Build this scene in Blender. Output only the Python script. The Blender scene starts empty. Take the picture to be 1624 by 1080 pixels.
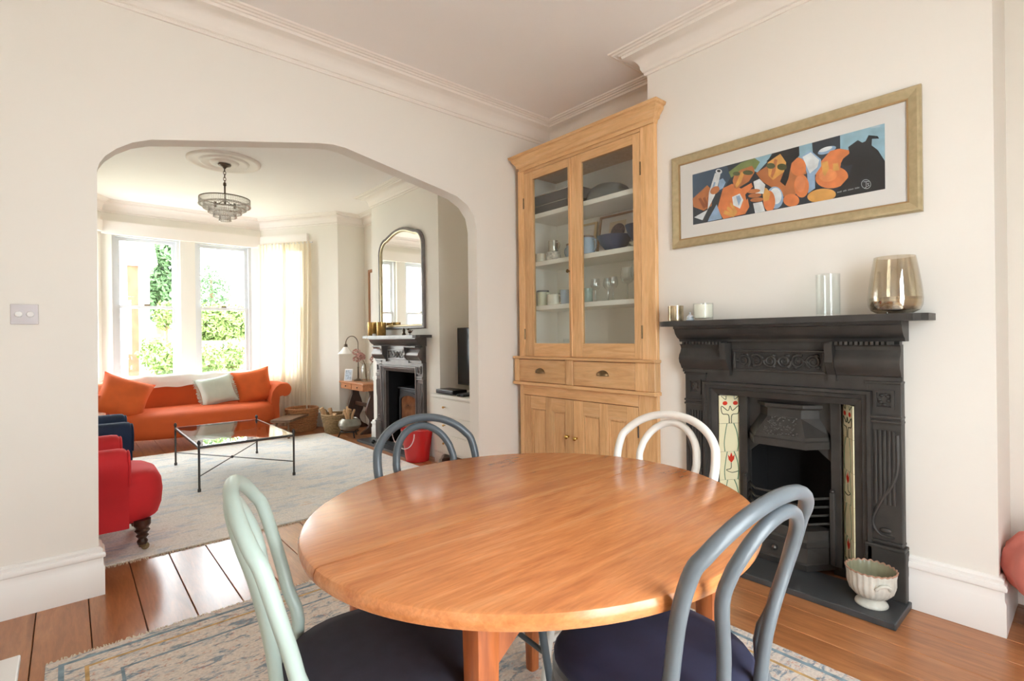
import bpy, bmesh, math, random
from mathutils import Vector, Matrix
random.seed(7)
SC = bpy.context.scene
COL = SC.collection
PI = math.pi

# ------------------------------------------------------------------ camera
# Pixel frame 1624x1080; focal length and yaw found from the room's vanishing points.
F, CX, CY, YAW, ROLL, H = 814.6, 812.0, 534.3, 0.7134, -0.012, 1.15
sY, cY, sR, cR = math.sin(YAW), math.cos(YAW), math.sin(ROLL), math.cos(ROLL)
right = Vector((cY, -sY, 0)); fwd = Vector((sY, cY, 0)); up = Vector((0, 0, 1))
cx_ = right * cR + up * sR
cy_ = up * cR - right * sR
cam_d = bpy.data.cameras.new('camera')
cam = bpy.data.objects.new('camera', cam_d)
COL.objects.link(cam)
M4 = Matrix.Identity(4)
for i in range(3):
    M4[i][0] = cx_[i]; M4[i][1] = cy_[i]; M4[i][2] = -fwd[i]
M4[2][3] = H
cam.matrix_world = M4
cam_d.sensor_width = 36.0
cam_d.lens = F / 1624 * 36
cam_d.shift_y = (CY - 540) / 1624
cam_d.clip_start = 0.02
SC.camera = cam

# ------------------------------------------------------------------ light: overcast daylight through the windows
world = bpy.data.worlds.new('sky'); SC.world = world
world.use_nodes = True
bg = world.node_tree.nodes['Background']
bg.inputs['Color'].default_value = (0.89, 0.955, 1.0, 1)
bg.inputs['Strength'].default_value = 16.0
SC.view_settings.view_transform = 'Standard'
SC.view_settings.look = 'None'
SC.view_settings.exposure = 0.24
SC.view_settings.gamma = 1.0
SC.view_settings.use_curve_mapping = False
SC.cycles.max_bounces = 14
SC.cycles.diffuse_bounces = 9
SC.cycles.glossy_bounces = 6
SC.cycles.transparent_max_bounces = 24
SC.cycles.transmission_bounces = 8
SC.cycles.caustics_reflective = False
SC.cycles.caustics_refractive = False
SC.cycles.sample_clamp_indirect = 8.0

def portal(name, loc, w, h, direction):
    d = bpy.data.lights.new(name, 'AREA'); d.shape = 'RECTANGLE'; d.size = w; d.size_y = h
    d.cycles.is_portal = True
    o = bpy.data.objects.new(name, d); COL.objects.link(o)
    o.location = loc
    o.rotation_euler = Vector(direction).to_track_quat('-Z', 'Z').to_euler()
    return o

# room numbers (metres)
XR, XA, D, D2 = 2.665, 3.043, 3.013, 3.125      # chimney breast face, alcove wall, dividing wall front and back
YB, YE = 1.801, 0.272                            # chimney breast of the dining room, two ends
XL, YN = -0.75, -0.95                            # side wall and garden wall behind the camera
CEIL, CEILB = 2.86, 2.78
YB1, YB2, YF = 4.13, 5.53, 6.544                 # sitting-room breast and front wall
BX0, BX1, BY = 0.30, 2.01, 7.57                  # bay front
BI0, BI1 = -0.33, 2.675                          # bay inner corners
# portals in the window openings
portal('daylight_portal', (1.15, BY + 0.12, 1.6), 1.75, 1.75, (0, -1, 0))
portal('daylight_portal', ((BX1 + BI1) / 2 + 0.1, (BY + YF) / 2 + 0.07, 1.6), 1.2, 1.75, (-0.84, -0.54, 0))
portal('daylight_portal', ((BX0 + BI0) / 2 - 0.1, (BY + YF) / 2 + 0.07, 1.6), 1.2, 1.75, (0.84, -0.54, 0))
portal('daylight_portal', (0.75, YN - 0.15, 1.1), 1.1, 2.2, (0, 1, 0))

# ------------------------------------------------------------------ pixel helpers: a pixel is a direction, the plane it touches gives the distance
def ray(px, py):
    a = (px - CX) / F; b = -(py - CY) / F
    r = a * cR - b * sR; u = a * sR + b * cR
    return Vector((r * cY + sY, -r * sY + cY, u))
def AZ(px, py, z=0.0):
    d = ray(px, py); return Vector((0, 0, H)) + d * ((z - H) / d.z)
def AX(px, py, x):
    d = ray(px, py); return Vector((0, 0, H)) + d * (x / d.x)
def AY(px, py, y):
    d = ray(px, py); return Vector((0, 0, H)) + d * (y / d.y)

# ------------------------------------------------------------------ materials
def lin(c):
    c = c / 255.0
    return c / 12.92 if c <= 0.04045 else ((c + 0.055) / 1.055) ** 2.4
def S(r, g, b): return (lin(r), lin(g), lin(b), 1)
MATS = {}
def newmat(name):
    m = bpy.data.materials.new(name); m.use_nodes = True
    nt = m.node_tree; b = nt.nodes['Principled BSDF']
    MATS[name] = m
    return m, nt, b
def N(nt, t, **kw):
    n = nt.nodes.new(t)
    for k, v in kw.items():
        if k.startswith('i_'): n.inputs[k[2:].replace('_', ' ')].default_value = v
        else: setattr(n, k, v)
    return n
def L(nt, a, b): nt.links.new(a, b)
def objco(nt, scale=(1, 1, 1), rnd=False, gen=False, rot=(0, 0, 0)):
    tc = N(nt, 'ShaderNodeTexCoord'); mp = N(nt, 'ShaderNodeMapping')
    mp.inputs['Scale'].default_value = scale; mp.inputs['Rotation'].default_value = rot
    src = tc.outputs['Object']
    if rnd:
        oi = N(nt, 'ShaderNodeObjectInfo'); mu = N(nt, 'ShaderNodeMath', operation='MULTIPLY'); mu.inputs[1].default_value = 37.0
        L(nt, oi.outputs['Random'], mu.inputs[0])
        ad = N(nt, 'ShaderNodeVectorMath', operation='ADD')
        L(nt, src, ad.inputs[0]); L(nt, mu.outputs[0], ad.inputs[1]); src = ad.outputs[0]
    L(nt, src, mp.inputs['Vector'])
    return mp.outputs['Vector']
def ramp(nt, fac, stops):
    r = N(nt, 'ShaderNodeValToRGB'); el = r.color_ramp.elements
    while len(el) < len(stops): el.new(0.5)
    for e, (p, c) in zip(el, stops): e.position = p; e.color = c
    L(nt, fac, r.inputs['Fac'])
    return r.outputs['Color']
def noise(nt, vec, scale, detail=4, rough=0.5, dist=0.0):
    n = N(nt, 'ShaderNodeTexNoise'); n.inputs['Scale'].default_value = scale; n.inputs['Detail'].default_value = detail
    n.inputs['Roughness'].default_value = rough; n.inputs['Distortion'].default_value = dist
    if vec is not None: L(nt, vec, n.inputs['Vector'])
    return n.outputs['Fac']
def bump(nt, b, h, strength=0.2, dist=0.01):
    n = N(nt, 'ShaderNodeBump'); n.inputs['Strength'].default_value = strength; n.inputs['Distance'].default_value = dist
    L(nt, h, n.inputs['Height']); L(nt, n.outputs['Normal'], b.inputs['Normal'])
def mix(nt, fac, a, b, mode='MIX'):
    m = N(nt, 'ShaderNodeMix', data_type='RGBA', blend_type=mode)
    if hasattr(fac, 'links') or hasattr(fac, 'is_linked'): L(nt, fac, m.inputs['Factor'])
    else: m.inputs['Factor'].default_value = fac
    for v, s in ((a, m.inputs['A']), (b, m.inputs['B'])):
        if hasattr(v, 'is_linked'): L(nt, v, s)
        else: s.default_value = v
    return m.outputs['Result']
def plain(name, col, rough=0.5, metal=0.0, var=0.0, scale=8.0, bmp=0.0, bscale=60.0, sheen=0.0, coat=0.0, spec=None):
    m, nt, b = newmat(name)
    b.inputs['Base Color'].default_value = col; b.inputs['Roughness'].default_value = rough; b.inputs['Metallic'].default_value = metal
    if var > 0:
        v = objco(nt)
        f = noise(nt, v, scale, 5)
        dark = tuple(c * (1 - var) for c in col[:3]) + (1,); lite = tuple(min(1, c * (1 + var)) for c in col[:3]) + (1,)
        L(nt, ramp(nt, f, [(0.3, dark), (0.7, lite)]), b.inputs['Base Color'])
    if bmp > 0:
        v = objco(nt); bump(nt, b, noise(nt, v, bscale, 3), bmp, 0.004)
    if sheen > 0:
        b.inputs['Sheen Weight'].default_value = sheen; b.inputs['Sheen Roughness'].default_value = 0.4
        b.inputs['Sheen Tint'].default_value = tuple(min(1, c * 1.6 + 0.05) for c in col[:3]) + (1,)
    if coat > 0: b.inputs['Coat Weight'].default_value = coat
    if spec is not None: b.inputs['Specular IOR Level'].default_value = spec
    return m
def wood(name, c0, c1, c2, stretch, rough=0.4, rnd=True, fine=26.0, knots=False, coat=0.0, bmp=0.12, gmin=0.72):
    m, nt, b = newmat(name)
    v = objco(nt, stretch, rnd)
    f1 = noise(nt, v, 3.0, 5, 0.55, 1.2); f2 = noise(nt, v, fine, 4, 0.6, 0.6)
    a = ramp(nt, f1, [(0.3, c0), (0.52, c1), (0.75, c2)])
    g = ramp(nt, f2, [(0.3, (gmin, gmin, gmin, 1)), (0.7, (1.06, 1.06, 1.06, 1))])
    col = mix(nt, 0.75, a, g, 'MULTIPLY')
    if knots:
        v2 = objco(nt, (1, 1, 1), rnd)
        vo = N(nt, 'ShaderNodeTexVoronoi'); vo.inputs['Scale'].default_value = 3.2; L(nt, v2, vo.inputs['Vector'])
        k = ramp(nt, vo.outputs['Distance'], [(0.03, (0.30, 0.17, 0.09, 1)), (0.07, (1, 1, 1, 1))])
        col = mix(nt, 1.0, col, k, 'MULTIPLY')
    if rnd:
        oi = N(nt, 'ShaderNodeObjectInfo')
        h = N(nt, 'ShaderNodeHueSaturation')
        mr = N(nt, 'ShaderNodeMapRange'); mr.inputs['To Min'].default_value = 0.86; mr.inputs['To Max'].default_value = 1.12
        L(nt, oi.outputs['Random'], mr.inputs['Value']); L(nt, mr.outputs[0], h.inputs['Value']); L(nt, col, h.inputs['Color']); col = h.outputs['Color']
    L(nt, col, b.inputs['Base Color'])
    b.inputs['Roughness'].default_value = rough
    if coat: b.inputs['Coat Weight'].default_value = coat; b.inputs['Coat Roughness'].default_value = 0.15
    bump(nt, b, f2, bmp, 0.002)
    return m
def thin_glass(name, tint=(1, 1, 1, 1), add=0.0, rough=0.0, k=1.0):
    m, nt, b = newmat(name); nt.nodes.remove(b)
    out = nt.nodes['Material Output']
    t = N(nt, 'ShaderNodeBsdfTransparent'); t.inputs['Color'].default_value = tint
    g = N(nt, 'ShaderNodeBsdfGlossy'); g.inputs['Roughness'].default_value = rough
    lw = N(nt, 'ShaderNodeLayerWeight'); lw.inputs['Blend'].default_value = 0.5
    fr = N(nt, 'ShaderNodeMath', operation='POWER'); fr.inputs[1].default_value = 4.0; L(nt, lw.outputs['Facing'], fr.inputs[0])
    ma = N(nt, 'ShaderNodeMath', operation='MULTIPLY_ADD', use_clamp=True); ma.inputs[1].default_value = k; ma.inputs[2].default_value = add
    mx = N(nt, 'ShaderNodeMixShader')
    L(nt, fr.outputs[0], ma.inputs[0]); L(nt, ma.outputs[0], mx.inputs['Fac'])
    L(nt, t.outputs[0], mx.inputs[1]); L(nt, g.outputs[0], mx.inputs[2]); L(nt, mx.outputs[0], out.inputs['Surface'])
    return m

WALL = plain('wall_paint', S(234, 229, 221), 0.85, var=0.012, scale=1.5, bmp=0.02, bscale=180)
WALLB = plain('sitting_room_paint', S(232, 227, 217), 0.85, var=0.012, scale=1.5)
CEILM = plain('ceiling_paint', S(244, 240, 237), 0.9, var=0.01, scale=2)
TRIM = plain('white_gloss_paint', S(240, 238, 234), 0.35, var=0.008, scale=4)
PLASTER = plain('plaster_white', S(238, 231, 223), 0.7)
WINW = plain('window_paint', S(214, 215, 217), 0.4)
PLANKM = wood('pine_plank', S(150, 96, 58), S(178, 118, 74), S(194, 136, 90), (5.0, 0.55, 5.0), 0.30, True, 22, True, 0.15, 0.1)
DARKGAP = plain('floor_gap', S(56, 36, 24), 0.9)
PINE = wood('dresser_pine', S(206, 156, 104), S(220, 174, 122), S(228, 186, 138), (9, 9, 0.9), 0.45, True, 14, True, 0.0, 0.05, 0.86)
PINEH = wood('dresser_pine_rail', S(206, 156, 104), S(220, 174, 122), S(228, 186, 138), (9, 0.9, 9), 0.45, True, 14, True, 0.0, 0.05, 0.86)
TEAK = wood('teak', S(186, 112, 62), S(207, 132, 78), S(218, 150, 96), (0.7, 6.5, 6.5), 0.27, False, 24, False, 0.2, 0.03)
TEAKL = wood('teak_leg', S(150, 78, 38), S(178, 98, 50), S(190, 112, 62), (7, 7, 0.8), 0.4, True, 18, False, 0.0, 0.04)
MINT = plain('mint_paint', S(168, 183, 174), 0.38, var=0.04, scale=7)
GREYBLUE = plain('slate_grey_paint', S(78, 86, 92), 0.35, var=0.06, scale=9)
GREYCH = plain('mid_grey_paint', S(94, 100, 105), 0.33, var=0.09, scale=10)
WHITECH = plain('chalky_white_paint', S(226, 223, 216), 0.45, var=0.03, scale=14)
NAVYV = plain('navy_velvet', S(34, 36, 62), 0.85, var=0.22, scale=9, sheen=0.5)
CHARV = plain('charcoal_cloth', S(40, 38, 50), 0.9, var=0.15, scale=30, sheen=0.25)
IRON = plain('cast_iron', S(66, 63, 60), 0.48, 0.35, var=0.2, scale=12, bmp=0.08, bscale=90)
IRONB = plain('polished_iron', S(98, 92, 88), 0.33, 0.6, var=0.15, scale=12)
SOOT = plain('soot', S(20, 18, 19), 0.95)
SLATE = plain('slate', S(64, 66, 68), 0.42, var=0.25, scale=5, bmp=0.08, bscale=30)
CREAMT = plain('cream_tile', S(236, 228, 190), 0.12, coat=0.5)
GREENT = plain('green_glaze', S(98, 132, 104), 0.15)
DGREENT = plain('dark_green_line', S(46, 62, 46), 0.2)
REDT = plain('red_glaze', S(206, 62, 44), 0.15)
GILT = plain('champagne_gilt', S(186, 170, 134), 0.38, 0.55, var=0.1, scale=40)
GOLDE = plain('gold_edge', S(178, 148, 106), 0.35, 0.7)
MOUNT = plain('mount_card', S(236, 229, 224), 0.9)
BRASS = plain('brass', S(196, 158, 88), 0.25, 0.9)
ABRASS = plain('aged_brass', S(126, 104, 74), 0.38, 0.85, var=0.2, scale=60)
STEEL = plain('dark_steel', S(96, 92, 88), 0.35, 0.85)
BRONZE = plain('bronze', S(94, 80, 66), 0.4, 0.8)
CHROME = plain('chrome', S(200, 200, 200), 0.08, 1.0)
BLACKP = plain('black_plastic', S(28, 28, 30), 0.3)
BLACKM = plain('black_metal', S(34, 34, 36), 0.45, 0.4)
GLASS = thin_glass('clear_glass', (0.97, 0.985, 0.98, 1), 0.035, 0.0, 0.6)
PANE = thin_glass('window_pane', (0.98, 0.99, 0.99, 1), 0.025, 0.0, 0.6)
SMOKE = thin_glass('smoked_glass', (0.91, 0.87, 0.79, 1), 0.20, 0.0, 0.7)
GOLDGL = thin_glass('gold_glass', (0.80, 0.62, 0.30, 1), 0.3, 0.15)
CRYSTAL = thin_glass('crystal', (0.93, 0.93, 0.92, 1), 0.30)
MIRROR = plain('mirror_silver', S(232, 232, 228), 0.02, 1.0)
WAX = plain('candle_wax', S(244, 238, 222), 0.5)
SOFA = plain('burnt_orange_velvet', S(196, 84, 30), 0.8, var=0.12, scale=3, sheen=0.45)
SOFAD = plain('burnt_orange_cushion', S(205, 92, 36), 0.85, var=0.12, scale=7, bmp=0.15, bscale=12, sheen=0.3)
MINTF = plain('pale_green_linen', S(200, 208, 196), 0.9, var=0.05, scale=9, bmp=0.15, bscale=14)
PEACHF = plain('peach_stripe', S(222, 168, 136), 0.9, var=0.3, scale=12)
REDV = plain('scarlet_velvet', S(198, 34, 40), 0.78, var=0.10, scale=5, sheen=0.5)
NAVYC = plain('navy_wool', S(26, 44, 72), 0.85, var=0.12, scale=6, sheen=0.3)
THROW = plain('white_throw_cloth', S(238, 236, 232), 0.9, var=0.03, scale=9, bmp=0.2, bscale=14)
PINKV = plain('dusty_pink_velvet', S(200, 116, 104), 0.8, var=0.12, scale=5, bmp=0.2, bscale=10, sheen=0.5)
DARKW = wood('dark_turned_wood', S(52, 30, 20), S(70, 42, 28), S(84, 52, 34), (6, 6, 1), 0.35, False, 16)
MIDW = wood('console_wood', S(150, 92, 54), S(176, 114, 70), S(190, 128, 84), (6, 1, 6), 0.4, False, 16)
OAKD = wood('brown_bench_wood', S(96, 68, 46), S(116, 84, 58), S(130, 98, 70), (1, 6, 6), 0.5, False, 16)
WICKER = plain('wicker', S(150, 124, 88), 0.8, var=0.3, scale=70, bmp=0.5, bscale=90)
WICKERR = plain('chestnut_wicker', S(172, 120, 78), 0.7, var=0.3, scale=70, bmp=0.5, bscale=90)
REDB = plain('red_enamel', S(190, 32, 34), 0.25, coat=0.3)
DGLASS = thin_glass('dresser_glass', (0.95, 0.97, 0.965, 1), 0.06, 0.0, 0.6)
WGLASS = thin_glass('stemware_glass', (0.95, 0.97, 0.965, 1), 0.20, 0.0, 0.8)
WHITEP = plain('white_plastic', S(226, 224, 222), 0.4)
GREYP = plain('grey_switch_plate', S(186, 178, 178), 0.35, 0.2)
CONSW = plain('console_paint', S(226, 222, 214), 0.5, var=0.01, scale=4)
CERAM = plain('speckled_glaze', S(206, 204, 194), 0.22, var=0.12, scale=24)
CERAMIN = plain('olive_glaze', S(150, 148, 122), 0.25, var=0.2, scale=10)
CERAMRIM = plain('clay_rim', S(170, 130, 108), 0.5)
LOG = wood('split_log', S(170, 130, 90), S(196, 158, 116), S(214, 180, 140), (5, 5, 1), 0.8, True, 20)
DRIED = plain('dried_hydrangea', S(178, 132, 122), 0.9, var=0.3, scale=40)
STEMM = plain('dry_stem', S(120, 98, 72), 0.9)
OPAL = plain('opal_glass', S(240, 238, 232), 0.25)
PAPER = plain('photo_card', S(228, 230, 232), 0.6)
NAVYG = plain('navy_stoneware', S(50, 58, 92), 0.35)
GREYG = plain('charcoal_stoneware', S(88, 88, 84), 0.4, var=0.1, scale=20)
BLUEG = plain('pale_blue_glaze', S(166, 182, 200), 0.25)
BLUER = plain('brown_rim', S(120, 96, 84), 0.4)
CREAMG = plain('cream_glaze', S(224, 216, 196), 0.25)
SAGEG = plain('sage_glaze', S(150, 168, 156), 0.25)
FLORALG = plain('patterned_china', S(190, 184, 172), 0.25, var=0.5, scale=45)
SILVER = plain('silver_plate', S(190, 184, 172), 0.25, 0.8)
TRAY = plain('baking_tray', S(68, 62, 60), 0.4, 0.5)
SHELFW = plain('shelf_paint', S(244, 239, 228), 0.6)
CABIN = plain('dresser_inside_paint', S(240, 235, 226), 0.8)
# ------------------------------------------------------------------ mesh builder
class MB:
    def __init__(self): self.v = []; self.f = []; self.mi = []; self.cur = 0
    def add(self, vs, fs):
        o = len(self.v); self.v += [tuple(p) for p in vs]
        for f in fs: self.f.append(tuple(i + o for i in f)); self.mi.append(self.cur)
        return self
    def box(self, x0, x1, y0, y1, z0, z1, bevel=0.0, seg=2):
        x0, x1 = min(x0, x1), max(x0, x1); y0, y1 = min(y0, y1), max(y0, y1); z0, z1 = min(z0, z1), max(z0, z1)
        if bevel <= 0:
            vs = [(x, y, z) for z in (z0, z1) for y in (y0, y1) for x in (x0, x1)]
            return self.add(vs, [(0, 2, 3, 1), (4, 5, 7, 6), (0, 1, 5, 4), (2, 6, 7, 3), (0, 4, 6, 2), (1, 3, 7, 5)])
        bm = bmesh.new(); bmesh.ops.create_cube(bm, size=1)
        for p in bm.verts: p.co = Vector(((x0 + x1) / 2 + p.co.x * (x1 - x0), (y0 + y1) / 2 + p.co.y * (y1 - y0), (z0 + z1) / 2 + p.co.z * (z1 - z0)))
        bmesh.ops.bevel(bm, geom=bm.edges[:], offset=min(bevel, 0.49 * min(x1 - x0, y1 - y0, z1 - z0)), segments=seg, affect='EDGES', profile=0.5)
        return self.bm(bm)
    def bm(self, bm):
        bm.verts.ensure_lookup_table(); bm.verts.index_update()
        self.add([p.co[:] for p in bm.verts], [[p.index for p in f.verts] for f in bm.faces]); bm.free(); return self
    def ngon(self, pts): return self.add(pts, [tuple(range(len(pts)))])
    def prism(self, pts, off):
        off = Vector(off); n = len(pts); a = [Vector(p) for p in pts]
        self.add([tuple(p) for p in a] + [tuple(p + off) for p in a],
                 [tuple(range(n))[::-1], tuple(range(n, 2 * n))] + [(i, (i + 1) % n, n + (i + 1) % n, n + i) for i in range(n)])
        return self
    def loft(self, rings, cap=True, closed=False):
        n = len(rings[0]); vs = [tuple(p) for r in rings for p in r]; fs = []
        m = len(rings)
        for i in range(m if closed else m - 1):
            j = (i + 1) % m
            for k in range(n):
                l = (k + 1) % n
                fs.append((i * n + k, i * n + l, j * n + l, j * n + k))
        if cap and not closed:
            fs.append(tuple(range(n))[::-1]); fs.append(tuple(range((m - 1) * n, m * n)))
        return self.add(vs, fs)
    def grid(self, fn, nu, nv):
        vs = [tuple(fn(i / nu, j / nv)) for i in range(nu + 1) for j in range(nv + 1)]
        fs = [(i * (nv + 1) + j, (i + 1) * (nv + 1) + j, (i + 1) * (nv + 1) + j + 1, i * (nv + 1) + j + 1) for i in range(nu) for j in range(nv)]
        return self.add(vs, fs)
    def lathe(self, prof, c=(0, 0, 0), seg=24, axis='z', flute=0, famp=0.0, cap=True):
        rings = []
        for q in prof:
            r, z = q[0], q[1]; rg = []
            for k in range(seg):
                a = 2 * PI * k / seg
                rr = r * (1 + famp * math.cos(flute * a)) if flute else r
                p = (rr * math.cos(a), rr * math.sin(a), z)
                if axis == 'x': p = (z, rr * math.cos(a), rr * math.sin(a))
                elif axis == 'y': p = (rr * math.cos(a), z, rr * math.sin(a))
                rg.append((p[0] + c[0], p[1] + c[1], p[2] + c[2]))
            rings.append(rg)
        return self.loft(rings, cap)
    def tube(self, path, r, seg=10, closed=False, cap=True):
        P = [Vector(p) for p in path]; n = len(P)
        rad = r if callable(r) else (lambda t: r)
        T = []
        for i in range(n):
            if closed: t = P[(i + 1) % n] - P[i - 1]
            else: t = P[min(i + 1, n - 1)] - P[max(i - 1, 0)]
            T.append(t.normalized())
        ref = Vector((0, 0, 1)) if abs(T[0].z) < 0.9 else Vector((1, 0, 0))
        nrm = (ref - T[0] * ref.dot(T[0])).normalized(); rings = []
        for i in range(n):
            nrm = nrm - T[i] * nrm.dot(T[i])
            nrm = nrm.normalized() if nrm.length > 1e-6 else T[i].orthogonal().normalized()
            b = T[i].cross(nrm); rr = rad(i / max(1, n - 1))
            rings.append([tuple(P[i] + (nrm * math.cos(2 * PI * k / seg) + b * math.sin(2 * PI * k / seg)) * rr) for k in range(seg)])
        return self.loft(rings, cap, closed)
    def ball(self, c, rx, ry=None, rz=None, nu=12, nv=8):
        ry = rx if ry is None else ry; rz = rx if rz is None else rz
        rings = []
        for j in range(nv + 1):
            t = PI * (j / nv); rr = max(math.sin(t), 0.02); z = -math.cos(t)
            rings.append([(c[0] + rx * rr * math.cos(2 * PI * k / nu), c[1] + ry * rr * math.sin(2 * PI * k / nu), c[2] + rz * z) for k in range(nu)])
        return self.loft(rings)
    def sweep(self, prof, path, closed=False, side=1.0):
        """profile [(out, z)] carried along a level XY path with mitred corners; out points to the path's left (side=1)."""
        P = [Vector((p[0], p[1])) for p in path]; n = len(P); rings = []
        for i in range(n):
            d0 = (P[i] - P[i - 1]).normalized() if (i > 0 or closed) else None
            d1 = (P[(i + 1) % n] - P[i]).normalized() if (i < n - 1 or closed) else None
            d0 = d0 or d1; d1 = d1 or d0
            n0 = Vector((-d0.y, d0.x)) * side; n1 = Vector((-d1.y, d1.x)) * side
            b = n0 + n1; b = b / max(1e-6, b.dot(n0))
            rings.append([(P[i].x + b.x * o, P[i].y + b.y * o, z) for o, z in prof])
        return self.loft(rings, not closed, closed)
    def build(self, name, mat, parent=None, smooth=False, local=False, angle=40):
        vs = self.v
        if parent is not None and not local:
            inv = WM[parent].inverted(); vs = [inv @ Vector(p) for p in vs]
        me = bpy.data.meshes.new(name); me.from_pydata([tuple(p) for p in vs], [], self.f)
        mats = mat if isinstance(mat, (list, tuple)) else [mat]
        for m in mats: me.materials.append(m)
        if len(mats) > 1: me.polygons.foreach_set('material_index', self.mi)
        bm = bmesh.new(); bm.from_mesh(me); bmesh.ops.recalc_face_normals(bm, faces=bm.faces[:])
        if smooth:
            ca = math.radians(angle)
            for f in bm.faces: f.smooth = True
            for e in bm.edges:
                if len(e.link_faces) == 2 and e.calc_face_angle(0) > ca: e.smooth = False
        bm.to_mesh(me); bm.free()
        o = bpy.data.objects.new(name, me); COL.objects.link(o)
        if parent is not None: o.parent = parent; WM[o] = WM[parent]
        else: WM[o] = Matrix.Identity(4)
        return o
WM = {}
def tag(o, label, cat, group=None):
    o['label'] = label; o['category'] = cat
    if group: o['group'] = group
    return o
def thing(name, label, cat, loc=(0, 0, 0), rz=0.0, group=None):
    o = bpy.data.objects.new(name, None); COL.objects.link(o); o.empty_display_size = 0.05
    o.location = loc; o.rotation_euler = (0, 0, rz)
    WM[o] = Matrix.Translation(Vector(loc)) @ Matrix.Rotation(rz, 4, 'Z')
    return tag(o, label, cat, group)
def struct(o): o['kind'] = 'structure'; return o
def dup(root, loc, rz, label, group=None, swap=None):
    def cp(o, par):
        c = o.copy(); COL.objects.link(c); c.parent = par
        if swap and o.type == 'MESH' and o.active_material and o.active_material.name in swap:
            c.data = o.data.copy(); c.data.materials[0] = swap[o.active_material.name]
        for ch in list(o.children): cp(ch, c)
        return c
    c = cp(root, None); c.location = loc; c.rotation_euler = (0, 0, rz); c['label'] = label
    if group: c['group'] = group
    return c
def arc(c, r, a0, a1, n, plane='xy', z=0.0):
    out = []
    for i in range(n + 1):
        a = a0 + (a1 - a0) * i / n
        u, v = c[0] + r * math.cos(a), c[1] + r * math.sin(a)
        out.append((u, v))
    return out
def smooth_path(pts, n=8):
    """Catmull-Rom through the points."""
    P = [Vector(p) for p in pts]; out = []
    for i in range(len(P) - 1):
        p0 = P[max(i - 1, 0)]; p1 = P[i]; p2 = P[i + 1]; p3 = P[min(i + 2, len(P) - 1)]
        for k in range(n):
            t = k / n
            out.append(0.5 * ((2 * p1) + (p2 - p0) * t + (2 * p0 - 5 * p1 + 4 * p2 - p3) * t * t + (3 * p1 - p0 - 3 * p2 + p3) * t ** 3))
    out.append(P[-1]); return out
def pillow(mb, c, ax, ay, az, w, h, t, n=14, pinch=0.12):
    """cushion: c centre, ax/ay the face axes, az the thickness axis."""
    ax, ay, az = Vector(ax).normalized(), Vector(ay).normalized(), Vector(az).normalized(); c = Vector(c)
    for s in (1, -1):
        def fn(i, j):
            u, v = i * 2 - 1, j * 2 - 1
            k = 1 - pinch * (1 - abs(v) ** 2) * abs(u) ** 3; k2 = 1 - pinch * (1 - abs(u) ** 2) * abs(v) ** 3
            th = t / 2 * (max(0, 1 - u ** 4) ** 0.6) * (max(0, 1 - v ** 4) ** 0.6) * (1 - 0.15 * math.cos(3 * u + v))
            return c + ax * (u * w / 2 * k) + ay * (v * h / 2 * k2) + az * (s * th)
        mb.grid(fn, n, n)
    return mb

# ================================================================== THE SETTING
# floor: boards run from the garden wall through the arch to the bay
fl = struct(MB().box(XL - 0.1, XA + 0.1, YN - 0.1, BY + 0.15, -0.06, -0.022).build('floor', DARKGAP))
WM[fl] = Matrix.Identity(4)
pw = 0.172
def plank_mesh(length):
    return MB().box(0, pw - 0.003, 0, length, -0.022, 0, 0.002, 1)
cuts = {}
k0 = math.floor((XL - 0.06) / pw)
pm = {}
for k in range(-5, 18):
    x = 0.06 + 0.002 + k * pw
    segs = [(YN, [4.4, 5.35, 4.9, 5.7][k % 4]), ]
    e = segs[0][1]; segs.append((e + 0.003, BY))
    for (a, b_) in segs:
        ln = round(b_ - a, 3)
        if ln not in pm:
            o = plank_mesh(ln).build('plank', PLANKM, fl); pm[ln] = o
        else:
            o = pm[ln].copy(); COL.objects.link(o)
        o.location = (x, a, 0)
# ceilings
struct(MB().box(XL, XA + 0.1, YN, D2 - 0.03, CEIL, CEIL + 0.1).build('ceiling', CEILM))
struct(MB().box(XL - 0.1, XA + 0.1, D2, BY + 0.15, CEILB, CEILB + 0.1).build('ceiling', CEILM))
# dividing wall with the flattened arch
prof = [(154, 290), (154, 270), (158, 258), (167, 247), (185, 235.5), (210, 226), (240, 221.5), (380, 224), (505, 227), (528, 229), (548, 234.5), (600, 257), (700, 300), (724, 311), (741, 325), (752, 343), (756, 365)]
arch = [(0.098, 0.0)] + [(AY(px, py, D).x, AY(px, py, D).z) for px, py in prof] + [(2.277, 0.0)]
outl = [(XL, 0.0)] + arch + [(XA + 0.1, 0.0), (XA + 0.1, CEIL + 0.05), (XL, CEIL + 0.05)]
struct(MB().prism([(x, D, z) for x, z in outl], (0, D2 - D, 0)).build('wall_partition', WALL, smooth=True, angle=35))
# right side of the dining room: alcove walls and chimney breast as one wall with the fire opening
wr = MB()
wr.prism([(XA, YN - 0.1, 0), (XA, D, 0), (XA + 0.1, D, 0), (XA + 0.1, YN - 0.1, 0)], (0, 0, CEIL))
struct(wr.build('wall_alcove', WALL))
fo = (0.735, 1.365, 0.845)     # fire opening in the breast: y0, y1, top
br = MB(); br.box(XR, XA, YE, fo[0], 0, CEIL); br.box(XR, XA, fo[1], YB, 0, CEIL); br.box(XR, XA, fo[0], fo[1], fo[2], CEIL)
struct(br.build('wall_chimney_breast', WALL))
MB().box(XA - 0.02, XA, fo[0], fo[1], 0, fo[2]).build('fire_back', SOOT, bpy.data.objects['wall_chimney_breast'])
struct(MB().box(XL - 0.1, XL, YN - 0.1, D, 0, CEIL).build('wall_left', WALL))
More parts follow.
